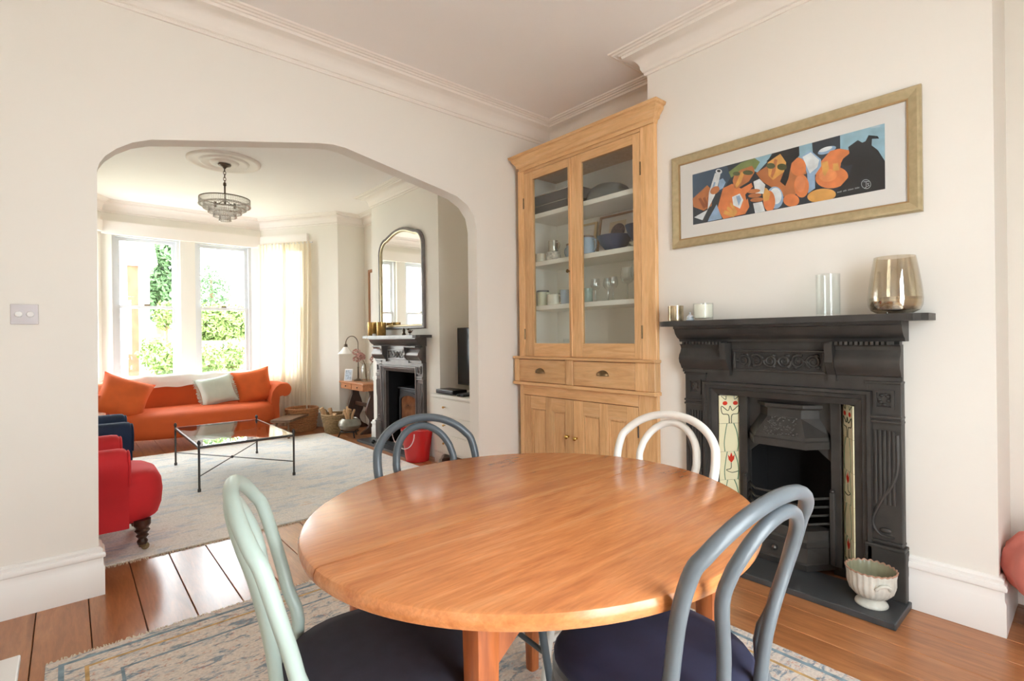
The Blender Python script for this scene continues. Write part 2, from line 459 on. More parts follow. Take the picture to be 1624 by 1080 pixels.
# unseen garden wall behind the camera; glazed doors added and sized for room light
wn = MB(); wn.box(XL - 0.1, 0.15, YN - 0.12, YN, 0, CEIL); wn.box(1.35, XA + 0.1, YN - 0.12, YN, 0, CEIL); wn.box(0.15, 1.35, YN - 0.12, YN, 2.36, CEIL)
struct(wn.build('wall_garden', WALL))
dr = struct(MB().box(0.15, 0.2, YN - 0.1, YN - 0.02, 0, 2.36).box(1.30, 1.35, YN - 0.1, YN - 0.02, 0, 2.36).box(0.2, 1.30, YN - 0.1, YN - 0.02, 2.31, 2.36).build('door_1', WINW))
for i in range(2):
    a = 0.2 + i * 0.55
    lf = MB().box(a + 0.003, a + 0.05, YN - 0.085, YN - 0.04, 0.01, 2.3).box(a + 0.50, a + 0.547, YN - 0.085, YN - 0.04, 0.01, 2.3).box(a + 0.05, a + 0.50, YN - 0.085, YN - 0.04, 0.01, 0.12).box(a + 0.05, a + 0.50, YN - 0.085, YN - 0.04, 2.22, 2.3).build('door_leaf', WINW, dr)
    MB().box(a + 0.05, a + 0.50, YN - 0.066, YN - 0.060, 0.12, 2.22).build('pane', PANE, lf)
# sitting room walls
wb = MB(); wb.box(XA, XA + 0.1, D2, YF + 0.1, 0, CEILB)
struct(wb.build('wall_sitting_alcove', WALLB))
fb = (4.56, 5.22, 0.86)
b2 = MB(); b2.box(XR, XA, YB1, fb[0], 0, CEILB); b2.box(XR, XA, fb[1], YB2, 0, CEILB); b2.box(XR, XA, fb[0], fb[1], fb[2], CEILB)
b2o = struct(b2.build('wall_sitting_breast', WALLB))
MB().box(XA - 0.02, XA, fb[0], fb[1], 0, fb[2]).box(XR + 0.02, XA - 0.02, fb[0], fb[0] + 0.01, 0, fb[2]).box(XR + 0.02, XA - 0.02, fb[1] - 0.01, fb[1], 0, fb[2]).build('fire_back', SOOT, b2o)
struct(MB().box(XL - 0.1, XL, D2, YF + 0.1, 0, CEILB).build('wall_sitting_left', WALLB))
struct(MB().box(BI1, XA, YF, YF + 0.1, 0, CEILB).build('wall_front_right', WALLB))
struct(MB().box(XL, BI0, YF, YF + 0.1, 0, CEILB).build('wall_front_left', WALLB))
SILL, WTOP = 0.62, 2.44
# bay: front wall pieces
bw = MB()
bw.box(BX0 - 0.05, BX1 + 0.05, BY, BY + 0.12, 0, SILL); bw.box(BX0 - 0.05, BX1 + 0.05, BY, BY + 0.12, WTOP, CEILB)
bw.box(BX0 - 0.02, 0.40, BY, BY + 0.12, SILL, WTOP); bw.box(1.075, 1.235, BY - 0.01, BY + 0.12, SILL, WTOP); bw.box(1.90, BX1 + 0.03, BY, BY + 0.12, SILL, WTOP)
struct(bw.build('wall_bay_front', WALLB))
def bay_side(nm, a, b, t0, t1):
    """side of the bay from inner corner a to front corner b; window between t0 and t1 (0 at b)."""
    A, B = Vector(a), Vector(b); d = (A - B); ln = d.length; d.normalize()
    n = Vector((d.y, -d.x)) if nm == 'right' else Vector((-d.y, d.x))
    n = n if n.dot(Vector((0, 1))) > 0 else -n
    def slab(mb, u0, u1, z0, z1, o0=0.0, o1=0.12):
        q = [B + d * u0 + n * o0, B + d * u1 + n * o0, B + d * u1 + n * o1, B + d * u0 + n * o1]
        mb.prism([(p.x, p.y, z0) for p in q], (0, 0, z1 - z0)); return mb
    m = MB(); slab(m, 0, ln, 0, SILL); slab(m, 0, ln, WTOP, CEILB); slab(m, 0, t0, SILL, WTOP); slab(m, t1, ln, SILL, WTOP)
    struct(m.build('wall_bay_' + nm, WALLB))
    return slab, ln
slabR, lnR = bay_side('right', (BI1, YF), (BX1, BY), 0.06, 0.68)
slabL, lnL = bay_side('left', (BI0, YF), (BX0, BY), 0.06, 0.68)
def sash_window(nm, slab, u0, u1, cat_off=0.03):
    """box-sash window: fixed frame with an upper and a lower sash, each with its pane."""
    zm = 1.565
    fr = MB(); slab(fr, u0, u0 + 0.035, SILL, WTOP, cat_off, 0.12); slab(fr, u1 - 0.035, u1, SILL, WTOP, cat_off, 0.12)
    slab(fr, u0 + 0.035, u1 - 0.035, WTOP - 0.05, WTOP, cat_off, 0.12); slab(fr, u0 + 0.035, u1 - 0.035, SILL, SILL + 0.04, cat_off - 0.06, 0.12)
    w = struct(fr.build(nm, WINW))
    for k, (z0, z1, o) in enumerate(((zm - 0.018, WTOP - 0.05, 0.085), (SILL + 0.04, zm + 0.018, 0.055))):
        s = MB(); a, b = u0 + 0.035, u1 - 0.035
        slab(s, a, a + 0.04, z0, z1, o, o + 0.03); slab(s, b - 0.04, b, z0, z1, o, o + 0.03)
        slab(s, a + 0.04, b - 0.04, z0, z0 + (0.036 if k == 0 else 0.07), o, o + 0.03); slab(s, a + 0.04, b - 0.04, z1 - 0.036, z1, o, o + 0.03)
        so = s.build('sash', WINW, w)
        p = MB(); slab(p, a + 0.04, b - 0.04, z0 + 0.036, z1 - 0.036, o + 0.013, o + 0.017); p.build('pane', PANE, so)
        if k == 1:
            c = MB(); slab(c, (a + b) / 2 - 0.03, (a + b) / 2 + 0.03, z1, z1 + 0.02, o - 0.01, o + 0.03); c.build('latch', ABRASS, so)
    return w
def slabF(mb, u0, u1, z0, z1, o0=0.0, o1=0.12): return mb.box(u0, u1, BY + o0, BY + o1, z0, z1)
sash_window('window_1', slabF, 0.40, 1.075); sash_window('window_2', slabF, 1.235, 1.90)
sash_window('window_3', slabR, 0.06, 0.68); sash_window('window_4', slabL, 0.06, 0.68)
# white boarded head above the bay windows (hides the blind) and plain casings
hd = MB(); hd.box(BX0, BX1, BY - 0.05, BY, 2.40, 2.55); slabR(hd, 0.0, 0.78, 2.42, 2.55, -0.04, 0.0); slabL(hd, 0.0, 0.78, 2.42, 2.55, -0.04, 0.0)
struct(hd.build('trim_1', PLASTER))

# cornices: (out from wall, height)
def cornice_profile(c, k=1.0):
    pts = [(0, -0.145), (0.012, -0.145), (0.016, -0.132), (0.012, -0.126), (0.022, -0.122), (0.030, -0.105)]
    for i in range(7):
        a = i / 6 * PI / 2
        pts.append((0.030 + 0.075 * (1 - math.cos(a)), -0.105 + 0.070 * math.sin(a)))
    pts += [(0.108, -0.034), (0.112, -0.020), (0.122, -0.018), (0.126, -0.010), (0.146, -0.010), (0.150, -0.016), (0.156, -0.010), (0.168, -0.008), (0.172, 0.0), (0, 0.0)]
    return [(o * k, c + z * k) for o, z in pts]
cf = MB().sweep(cornice_profile(CEIL, 0.98), [(XL, YN), (XA, YN), (XA, YE), (XR, YE), (XR, YB), (XA, YB), (XA, D), (XL, D)], True)
struct(cf.build('trim_2', PLASTER, smooth=True, angle=30))
cb = MB().sweep(cornice_profile(CEILB, 0.9), [(XL, D2), (XA, D2), (XA, YB1), (XR, YB1), (XR, YB2), (XA, YB2), (XA, YF), (BI1, YF), (BX1, BY), (BX0, BY), (BI0, YF), (XL, YF)], True)
struct(cb.build('trim_3', PLASTER, smooth=True, angle=30))
# skirting boards
def skirt_profile(h=0.218):
    return [(0, 0), (0.022, 0), (0.022, h - 0.092), (0.017, h - 0.082), (0.017, h - 0.05), (0.024, h - 0.046), (0.026, h - 0.036), (0.023, h - 0.026), (0.014, h - 0.022), (0.016, h - 0.010), (0.008, h - 0.002), (0, h)]
struct(MB().sweep(skirt_profile(), [(0.098, D2), (0.098, D), (XL, D), (XL, YN), (0.15, YN)]).build('baseboard_partition', TRIM, smooth=True, angle=30))
struct(MB().sweep(skirt_profile(), [(XA, YN), (XA, YE), (XR, YE), (XR, 0.562)]).build('baseboard_breast', TRIM, smooth=True, angle=30))
struct(MB().sweep(skirt_profile(), [(2.277, D), (2.277, D2)], False, 1).build('baseboard_jamb', TRIM, smooth=True, angle=30))
struct(MB().sweep(skirt_profile(), [(XR, 5.36), (XR, YB2), (XA, YB2), (XA, YF), (BI1, YF), (BX1, BY), (BX0, BY), (BI0, YF), (XL, YF), (XL, D2)]).build('baseboard_sitting', TRIM, smooth=True, angle=30))
# ================================================================== DINING ROOM
# --- rugs
def rug_mat(name, base, cols, scale, border=None):
    m, nt, b = newmat(name)
    v = objco(nt); vs = objco(nt, (1.0, 2.6, 1.0))
    n0 = noise(nt, vs, scale, 6, 0.65, 1.5)
    col = ramp(nt, n0, [(0.30, cols[0]), (0.45, base), (0.62, base), (0.74, cols[1])])
    n1 = noise(nt, vs, scale * 1.9, 5, 0.7, 0.8)
    k1 = ramp(nt, n1, [(0.52, (0, 0, 0, 1)), (0.62, (1, 1, 1, 1))])
    col = mix(nt, k1, col, cols[2])
    n2 = noise(nt, v, scale * 6.0, 4, 0.8)
    k2 = ramp(nt, n2, [(0.56, (0, 0, 0, 1)), (0.66, (0.75, 0.75, 0.75, 1))])
    col = mix(nt, k2, col, cols[3])
    n3 = noise(nt, v, 90, 3, 0.7)
    g = ramp(nt, n3, [(0.3, (0.78, 0.78, 0.78, 1)), (0.7, (1.08, 1.08, 1.08, 1))])
    col = mix(nt, 0.9, col, g, 'MULTIPLY')
    L(nt, col, b.inputs['Base Color']); b.inputs['Roughness'].default_value = 0.95
    b.inputs['Specular IOR Level'].default_value = 0.1
    bump(nt, b, n3, 0.5, 0.004)
    return m
RUGD = rug_mat('faded_persian_pile', S(224, 214, 204), [S(166, 176, 186), S(208, 178, 146), S(140, 154, 166), S(198, 146, 126)], 7.0)
RUGL = rug_mat('pale_blue_pile', S(246, 243, 238), [S(196, 210, 222), S(236, 206, 178), S(222, 228, 232), S(232, 226, 216)], 2.4)
RUGBLUE = plain('rug_blue_border', S(126, 146, 158), 0.95, var=0.3, scale=30)
RUGTAN = plain('rug_ochre_border', S(196, 160, 108), 0.95, var=0.3, scale=30)
FRINGE = plain('rug_fringe_cotton', S(212, 200, 178), 0.95, var=0.15, scale=60)
def rug(name, label, x0, x1, y0, y1, t, mat, ends, border):
    r = thing(name, label, 'rug', ((x0 + x1) / 2, (y0 + y1) / 2, 0))
    m = MB()
    nx, ny = 24, 30
    m.box(x0, x1, y0, y1, 0.0005, t, 0.002, 1); m.build('pile', mat, r)
    if border:
        bo = MB()
        for off, w in ((0.035, 0.016), (0.20, 0.010)):
            for s in range(4):
                a0, a1, b0, b1 = x0 + off, x1 - off, y0 + off, y1 - off
                if s == 0: bo.box(a0, a1, b0, b0 + w, t - 0.001, t + 0.0006)
                if s == 1: bo.box(a0, a1, b1 - w, b1, t - 0.001, t + 0.0006)
                if s == 2: bo.box(a0, a0 + w, b0 + w, b1 - w, t - 0.001, t + 0.0006)
                if s == 3: bo.box(a1 - w, a1, b0 + w, b1 - w, t - 0.001, t + 0.0006)
        bo.build('border_band', RUGBLUE, r)
        bo = MB(); off, w = 0.105, 0.012
        a0, a1, b0, b1 = x0 + off, x1 - off, y0 + off, y1 - off
        bo.box(a0, a1, b0, b0 + w, t - 0.001, t + 0.0006).box(a0, a1, b1 - w, b1, t - 0.001, t + 0.0006).box(a0, a0 + w, b0 + w, b1 - w, t - 0.001, t + 0.0006).box(a1 - w, a1, b0 + w, b1 - w, t - 0.001, t + 0.0006)
        bo.build('border_line', RUGTAN, r)
    rnd = random.Random(3)
    for side in ends:
        fr = MB(); n = int((x1 - x0) / 0.008)
        for i in range(n):
            x = x0 + (i + 0.5) / n * (x1 - x0); ln = 0.022 + rnd.random() * 0.012; dx = (rnd.random() - 0.5) * 0.012
            y = y1 if side > 0 else y0
            fr.add([(x - 0.003, y - side * 0.004, t * 0.8), (x + 0.003, y - side * 0.004, t * 0.8), (x + dx + 0.002, y + side * ln, 0.0015), (x + dx - 0.002, y + side * ln, 0.0015)], [(0, 1, 2, 3)])
        fo_ = fr.build('fringe', FRINGE, r); fo_['kind'] = 'stuff'
    return r
rug('rug', 'faded cream and blue patterned rug under the round dining table', -0.07, 1.96, -0.55, 2.465, 0.009, RUGD, (1,), True)
rug('rug', 'pale cream and blue rug under the glass coffee table', -0.45, 2.36, 3.345, 6.25, 0.009, RUGL, (-1, 1), False)

# --- table
TX, TY, TZ = 0.895, 0.952, 0.735
tb = thing('dining_table', 'round teak dining table with worn top and tapered legs', 'table', (TX, TY, 0.009))
A_, B_ = 0.562, 0.512; rot = math.radians(1)
def half_top(sgn):
    m = MB(); ring = []
    n = 48
    for i in range(n + 1):
        a = PI * i / n * sgn
        ring.append((math.cos(a), math.sin(a)))
    prof = [(0.976, 0.0), (0.995, 0.006), (1.0, 0.014), (1.0, 0.024), (0.994, 0.032), (0.982, 0.035)]
    rows = []
    for s, z in prof:
        row = []
        for (u, v) in ring:
            x, y = u * A_ * s, v * B_ * s + sgn * 0.0015
            row.append((TX + x * math.cos(rot) - y * math.sin(rot), TY + x * math.sin(rot) + y * math.cos(rot), TZ - 0.035 + z))
        rows.append(row)
    m.loft([r for r in rows], True); return m
for sgn in (1, -1): half_top(sgn).build('table_leaf', TEAK, tb, smooth=True, angle=30)
LEGS = [(0.575, 0.763), (1.215, 0.66), (0.605, 1.352), (1.20, 1.30)]
for (x, y) in LEGS:
    m = MB(); rings = []
    for z, h in ((0.0095, 0.018), (0.30, 0.024), (0.62, 0.029), (0.698, 0.029)):
        q = []
        for k in range(16):
            a = 2 * PI * k / 16; c_, s_ = math.cos(a), math.sin(a)
            e = (abs(c_) ** 4 + abs(s_) ** 4) ** -0.25
            q.append((x + h * c_ * e, y + h * s_ * e, z))
        rings.append(q)
    m.loft(rings); m.build('leg', TEAKL, tb, smooth=True, angle=35)
for (i, j) in ((0, 1), (2, 3), (0, 2), (1, 3)):
    a, b = Vector(LEGS[i]), Vector(LEGS[j]); d = (b - a).normalized(); n_ = Vector((-d.y, d.x)) * 0.010; a2, b2 = a + d * 0.022, b - d * 0.022
    MB().prism([(*(a2 + n_), 0.625), (*(b2 + n_), 0.625), (*(b2 - n_), 0.625), (*(a2 - n_), 0.625)], (0, 0, 0.074)).build('apron', TEAK, tb)
    if (i, j) == (0, 1):
        for q, s in ((a2, 1), (b2, -1)):
            MB().prism([(*(q - n_), 0.624), (*(q + d * s * 0.10 - n_), 0.624), (*(q - n_), 0.53)], (n_.x * 2, n_.y * 2, 0)).build('bracket', TEAKL, tb)

# --- bentwood chairs, local frame: seat centre at the origin, front towards +y
def bent_chair(label, loc, rz, paint, cloth, r=0.0135):
    t = thing('bentwood_chair', label, 'chair', loc, rz, 'bentwood chairs around the dining table')
    def hoop(hw, yb, ztop, y_top, z0, y0, w0, flare, zc):
        pts = []
        body = [(w0, y0, z0)] if z0 < 0.3 else []
        dy = y_top - yb
        body += [(hw - 0.012, yb, 0.45), (hw, yb + dy * 0.16, 0.58), (hw + flare, yb + dy * 0.405, 0.70)]
        n = 7
        for i in range(1, n + 1):
            a = PI / 2 * i / n
            body.append(((hw + flare) * math.cos(a) if i < n else 0.0, yb + dy * 0.455 + dy * 0.545 * math.sin(a), zc + (ztop - zc) * math.sin(a)))
        full = body + [(-x, y, z) for x, y, z in body[:-1][::-1]]
        return smooth_path(full, 4)
    MB().tube(hoop(0.1726, -0.149, 0.8655, -0.269, 0.006, -0.235, 0.205, 0.0187, 0.744), lambda s: r, 12).build('back_hoop', paint, t, True, True, 60)
    MB().tube(hoop(0.0745, -0.191, 0.8375, -0.2705, 0.44, 0, 0, 0.0365, 0.724), lambda s: r * 0.9, 12).build('inner_hoop', paint, t, True, True, 60)
    def ring(s, z):
        q = []
        for k in range(40):
            a = 2 * PI * k / 40; c_, s_ = math.cos(a), math.sin(a)
            w = 0.197 * (1 + 0.05 * s_); e = (abs(c_) ** 2.5 + abs(s_) ** 2.5) ** (-1 / 2.5)
            q.append((w * s * c_ * e, 0.192 * s * s_ * e, z))
        return q
    MB().loft([ring(0.965, 0.425), ring(1.0, 0.431), ring(1.0, 0.455), ring(0.97, 0.461)]).build('seat_frame', paint, t, True, True, 40)
    MB().loft([ring(0.95, 0.455), ring(0.985, 0.466), ring(0.985, 0.474), ring(0.94, 0.486), ring(0.75, 0.494), ring(0.4, 0.497), ring(0.05, 0.498)]).build('seat', cloth, t, True, True, 60)
    for s in (-1, 1):
        MB().tube([(s * 0.15, 0.13, 0.43), (s * 0.162, 0.155, 0.22), (s * 0.178, 0.185, 0.003)], lambda q: r * (1.05 - 0.25 * q), 12).build('leg', paint, t, True, True, 60)
        MB().tube([(s * 0.168, 0.162, 0.17), (s * 0.19, -0.215, 0.19)], r * 0.62, 10).build('stretcher', paint, t, True, True, 60)
    MB().tube([(-0.176, -0.02, 0.181), (0.176, -0.02, 0.181)], r * 0.62, 10).build('cross_stretcher', paint, t, True, True, 60)
    return t
RZ0 = 0.0102
bent_chair('pale mint green bentwood chair with dark padded seat', (0.490, 1.008, RZ0), math.radians(-104.8), MINT, CHARV)
bent_chair('mid grey bentwood chair with navy velvet seat, its back rubbed along the top', (0.928, 0.629, RZ0), math.radians(-3.4), GREYCH, NAVYV)
bent_chair('slate blue-grey bentwood chair tucked in on the archway side of the table', (0.923, 1.28, RZ0), math.radians(182.2), GREYBLUE, CHARV)
bent_chair('chipped white bentwood chair between the table and the fireplace', (1.301, 0.989, RZ0), math.radians(86.4), WHITECH, CHARV)

# --- pine dresser built into the alcove
XC = 2.63; Y0, Y1 = 1.735, 2.952
dz = thing('pine_dresser', 'tall stripped pine dresser with glazed upper doors, filling the alcove', 'cabinet', (2.84, 2.35, 0))
def db(x0, x1, y0, y1, z0, z1, name, mat=None, par=None, bev=0.003):
    return MB().box(x0, x1, y0, y1, z0, z1, bev, 1).build(name, mat or PINE, par or dz)
XI = XC + 0.032
m = MB(); m.box(XI, 3.02, 2.92, 2.95, 0, 2.42); m.box(XR + 0.012, 3.02, 1.812, 1.835, 0, 2.42); m.box(XI + 0.01, 3.02, 1.836, 2.919, 2.385, 2.42)
m.build('carcase', PINE, dz)
MB().box(3.005, 3.02, 1.836, 2.919, 0.0, 2.385).box(XI + 0.004, 3.004, 2.905, 2.9195, 1.03, 2.384).box(2.70, 3.004, 1.8355, 1.85, 1.03, 2.384).build('back_panel', CABIN, dz)
# upper face frame
db(XC, XI, 2.886, Y1, 1.0, 2.42, 'stile'); db(XC, XI, Y0, 1.836, 1.0, 2.42, 'stile'); db(XC + 0.001, XI, 1.836, 2.886, 2.385, 2.42, 'top_rail', PINEH)
# cornice of the dresser
cp = [(0, 2.405), (0.012, 2.405), (0.016, 2.425), (0.028, 2.432), (0.032, 2.45), (0.055, 2.478), (0.058, 2.495), (0.070, 2.50), (0.074, 2.515), (0, 2.515)]
MB().sweep(cp, [(XR - 0.004, Y0 + 0.01), (XC, Y0 + 0.01), (XC, Y1 - 0.045), (2.95, Y1 - 0.045)], False, 1).build('cornice', PINEH, dz, True, angle=30)
MB().box(XC, 3.02, 1.812, 2.93, 2.42, 2.505).build('cornice_core', PINEH, dz)
# upper doors (frame of four, pane, hinges, escutcheon)
def glazed(ya, yb, sa, sb, nm):
    z0, z1, r0, r1 = 1.004, 2.383, 1.10, 2.325; x0, x1 = XC + 0.003, XC + 0.027
    d = MB().box(x0, x1, ya, ya + sa, z0, z1, 0.002, 1).box(x0, x1, yb - sb, yb, z0, z1, 0.002, 1).build('door', PINE, dz)
    MB().box(x0 + 0.001, x1, ya + sa, yb - sb, z0, r0).build('door_rail', PINEH, d); MB().box(x0 + 0.001, x1, ya + sa, yb - sb, r1, z1).build('door_rail', PINEH, d)
    MB().box(x0 + 0.012, x0 + 0.016, ya + sa, yb - sb, r0, r1).build('pane', DGLASS, d)
    return d
dL = glazed(2.410, 2.884, 0.024, 0.095, 'l'); dR = glazed(1.838, 2.407, 0.055, 0.095, 'r')
MB().box(XC - 0.003, XC + 0.004, 2.404, 2.412, 1.01, 2.38, 0.002, 1).build('astragal', PINE, dR)
MB().lathe([(0.013, 0), (0.013, 0.003), (0.004, 0.005), (0.006, 0.02), (0.002, 0.024)], (0, 0, 0), 14, 'x').build('escutcheon', ABRASS, dL, True, True).location = (XC - 0.02 - 2.84, 2.425 - 2.35, 1.60)
for d, y in ((dR, 1.835), (dL, 2.886)):
    for z in (1.17, 2.16):
        MB().lathe([(0.005, -0.04), (0.005, 0.04)], (XC - 0.001, y, z), 10).build('hinge', ABRASS, d)
# shelves, each a board of its own
for z in (2.072, 1.712, 1.382): db(2.675, 3.004, 1.851, 2.904, z - 0.034, z, 'shelf', SHELFW)
db(XI, 3.004, 1.836, 2.904, 1.0, 1.03, 'shelf', SHELFW)
# middle part with two drawers
XD = XC - 0.028
db(XD - 0.012, XR - 0.004, Y0 - 0.012, Y1 + 0.035, 0.985, 1.003, 'waist_moulding', PINEH); db(XD - 0.012, XR - 0.004, Y0 - 0.012, Y1 + 0.035, 0.79, 0.812, 'waist_moulding', PINEH)
db(XD, XR - 0.004, Y0 - 0.005, 1.775, 0.812, 0.985, 'stile'); db(XD + 0.001, XR - 0.004, 1.775, 1.872, 0.812, 0.985, 'stile'); db(XD, XR - 0.004, 2.38, 2.45, 0.812, 0.985, 'stile'); db(XD, XR - 0.004, 2.93, Y1 + 0.03, 0.812, 0.985, 'stile')
MB().box(XR, 3.004, 1.836, 2.904, 0.80, 0.82).build('dust_board', PINE, dz)
for ya, yb, hy, hz in ((2.452, 2.928, 2.70, 0.898), (1.874, 2.378, 2.12, 0.906)):
    d = db(XD + 0.004, XR - 0.005, ya, yb, 0.815, 0.981, 'drawer', PINEH)
    hm = MB()
    def cup(i, j):
        a = PI * i; b = PI / 2 * j
        return (XD + 0.003 - 0.027 * math.sin(a) * math.sin(b), hy + 0.046 * math.cos(a), hz - 0.012 + 0.034 * math.sin(a) * math.cos(b))
    hm.grid(cup, 16, 8); hm.tube([(XD + 0.003, hy - 0.05, hz - 0.012), (XD - 0.024, hy, hz - 0.012), (XD + 0.003, hy + 0.05, hz - 0.012)], 0.0025, 6)
    hm.build('cup_handle', ABRASS, d, True)
# lower part
db(XC, XI, 2.912, Y1, 0.0, 0.79, 'stile'); db(XC, XR - 0.004, Y0, 1.868, 0.0, 0.79, 'stile'); db(XC + 0.001, XI, 1.868, 2.912, 0.712, 0.79, 'top_rail', PINEH); db(XC + 0.001, XI, 1.868, 2.912, 0.0, 0.09, 'plinth', PINEH)
def panelled(ya, yb, panels, ky, kz):
    x0, x1, z0, z1 = XC + 0.003, XC + 0.028, 0.094, 0.708
    ys = sorted([ya, yb] + [q for p in panels for q in p])
    m = MB()
    for a, b in ((ys[0], ys[1]), (ys[2], ys[3]), (ys[4], ys[5])): m.box(x0, x1, a, b, z0, z1, 0.0015, 1)
    d = m.build('door', PINE, dz)
    for a, b in ((ys[1], ys[2]), (ys[3], ys[4])):
        MB().box(x0 + 0.0005, x1, a, b, 0.615, z1).build('door_rail', PINEH, d); MB().box(x0 + 0.0005, x1, a, b, z0, 0.19).build('door_rail', PINEH, d)
    for a, b in ((ys[1], ys[2]), (ys[3], ys[4])):
        MB().box(x0 + 0.012, x1 - 0.002, a, b, 0.19, 0.615).build('panel', PINE, d)
        q = MB()
        for (p0, p1, q0, q1) in ((a, a + 0.013, 0.19, 0.615), (b - 0.013, b, 0.19, 0.615), (a + 0.013, b - 0.013, 0.602, 0.615), (a + 0.013, b - 0.013, 0.19, 0.203)):
            q.box(x0 + 0.005, x0 + 0.013, p0, p1, q0, q1, 0.004, 2)
        q.build('panel_moulding', PINE, d)
    k = MB().lathe([(0.008, 0.0), (0.008, -0.004), (0.006, -0.012), (0.013, -0.02), (0.015, -0.028), (0.010, -0.036), (0.002, -0.039)], (x0, ky, kz), 16, 'x'); k.build('knob', BRASS, d, True)
    return d
panelled(2.408, 2.91, [(2.482, 2.613), (2.675, 2.835)], 2.452, 0.452)
d2 = panelled(1.872, 2.404, [(1.955, 2.105), (2.175, 2.315)], 2.375, 0.45)
for z in (0.56, 0.2): MB().lathe([(0.005, -0.035), (0.005, 0.035)], (XC - 0.001, 1.870, z), 10).build('hinge', STEEL, d2)

# --- things on the dresser shelves
S1, S2, S3 = 2.0725, 1.7125, 1.3825
def lathe_thing(name, label, cat, loc, prof, mat, seg=24, group=None, flute=0, famp=0):
    o = MB().lathe(prof, (0, 0, 0), seg, 'z', flute, famp).build(name, mat, None, True)
    o.location = loc; return tag(o, label, cat, group)
for i, (w, dep, h, yc, zz, lab) in enumerate(((0.44, 0.30, 0.055, 2.655, S1, 'dark oven tray lying at the bottom of the pair on the top dresser shelf'), (0.42, 0.28, 0.075, 2.64, S1 + 0.0605, 'deep dark roasting tin stacked on the oven tray in the dresser'))):
    r = thing('oven_tray', lab, 'tray', (2.84, yc, zz))
    x0, x1, y0, y1 = 2.85 - dep / 2, 2.85 + dep / 2, yc - w / 2, yc + w / 2
    m = MB(); m.box(x0, x1, y0, y1, zz, zz + 0.004); m.box(x0, x0 + 0.004, y0, y1, zz + 0.004, zz + h); m.box(x1 - 0.004, x1, y0, y1, zz + 0.004, zz + h); m.box(x0 + 0.004, x1 - 0.004, y0, y0 + 0.004, zz + 0.004, zz + h); m.box(x0 + 0.004, x1 - 0.004, y1 - 0.004, y1, zz + 0.004, zz + h)
    m.build('pan', TRAY, r)
    m = MB().box(x0 - 0.010, x0 + 0.002, y0 - 0.01, y1 + 0.01, zz + h, zz + h + 0.005).box(x0 + 0.002, x1, y1 - 0.002, y1 + 0.01, zz + h, zz + h + 0.005).box(x0 + 0.002, x1, y0 - 0.01, y0 + 0.002, zz + h, zz + h + 0.005)
    m.build('rim', SILVER, r)
rk = thing('cooling_rack', 'wire cooling rack lying on top of the roasting tin in the dresser', 'rack', (2.85, 2.62, S1 + 0.143))
m = MB()
zr = S1 + 0.1445
for i in range(9): m.tube([(2.74 + i * 0.027, 2.45, zr), (2.74 + i * 0.027, 2.79, zr)], 0.002, 6)
m.tube([(2.74, 2.45, zr), (2.956, 2.45, zr), (2.956, 2.79, zr), (2.74, 2.79, zr)], 0.003, 6, True); m.build('wire_grid', SILVER, rk)
# ribbed charcoal dish standing upside down on the top shelf
o = MB().lathe([(0.155, 0), (0.158, 0.01), (0.150, 0.05), (0.125, 0.09), (0.09, 0.112), (0.02, 0.118)], (0, 0, 0), 72, 'z', 36, 0.018).build('ribbed_bowl', GREYG, None, True, angle=70)
o.location = (2.84, 2.235, S1); tag(o, 'charcoal ribbed bowl turned upside down on the top shelf of the dresser', 'bowl')
# leaning framed prints behind the second shelf's crockery
def leaning_print(label, yc, w, h, frame, pic):
    r = thing('framed_print', label, 'picture', (2.93, yc, S2))
    def P(u, v, o): # u along -y from left edge, v up; leaning back
        return (2.93 + v * 0.18 - o, yc + w / 2 - u, S2 + 0.002 + v * 0.984)
    def panel(u0, u1, v0, v1, o0, o1):
        a = [P(u0, v0, o0), P(u1, v0, o0), P(u1, v1, o0), P(u0, v1, o0)]; b = [P(u0, v0, o1), P(u1, v0, o1), P(u1, v1, o1), P(u0, v1, o1)]
        return MB().loft([a, b])
    f = MB()
    for q in ((0, w, 0, 0.014), (0, w, h - 0.014, h), (0, 0.014, 0.014, h - 0.014), (w - 0.014, w, 0.014, h - 0.014)):
        g = panel(*q, 0.0, 0.016); f.add(g.v, g.f)
    f.build('frame', frame, r); panel(0.014, w - 0.014, 0.014, h - 0.014, 0.002, 0.006).build('mount', MOUNT, r)
    return r, P, panel
r, P, panel = leaning_print('small print of a red bowl leaning inside the dresser', 2.575, 0.24, 0.285, plain('ash_frame', S(206, 176, 128), 0.5), 0)
m = MB()
m.ngon([P(u, v, 0.0068) for u, v in ((0.06, 0.07), (0.18, 0.07), (0.18, 0.20), (0.06, 0.20))]); m.build('print', plain('print_cream', S(226, 206, 180), 0.8), r)
m = MB(); m.ngon([P(u, v, 0.0074) for u, v in ((0.075, 0.17), (0.09, 0.115), (0.115, 0.10), (0.15, 0.10), (0.17, 0.12), (0.18, 0.17))]); m.build('printed_bowl', plain('print_red', S(190, 70, 72), 0.8), r)
r, P, panel = leaning_print('small print of a head with patterned hair leaning beside the navy bowls', 2.245, 0.36, 0.31, plain('walnut_frame', S(160, 120, 84), 0.5), 0)
m = MB(); m.ngon([P(u, v, 0.0068) for u, v in ((0.09, 0.06), (0.235, 0.06), (0.235, 0.255), (0.09, 0.255))]); m.build('print', MATS['print_cream'], r)
m = MB(); m.ngon([P(0.165 + 0.042 * math.cos(a), 0.135 + 0.06 * math.sin(a), 0.0074) for a in [2 * PI * k / 16 for k in range(16)]]); m.build('printed_face', plain('print_skin', S(214, 186, 154), 0.8), r)
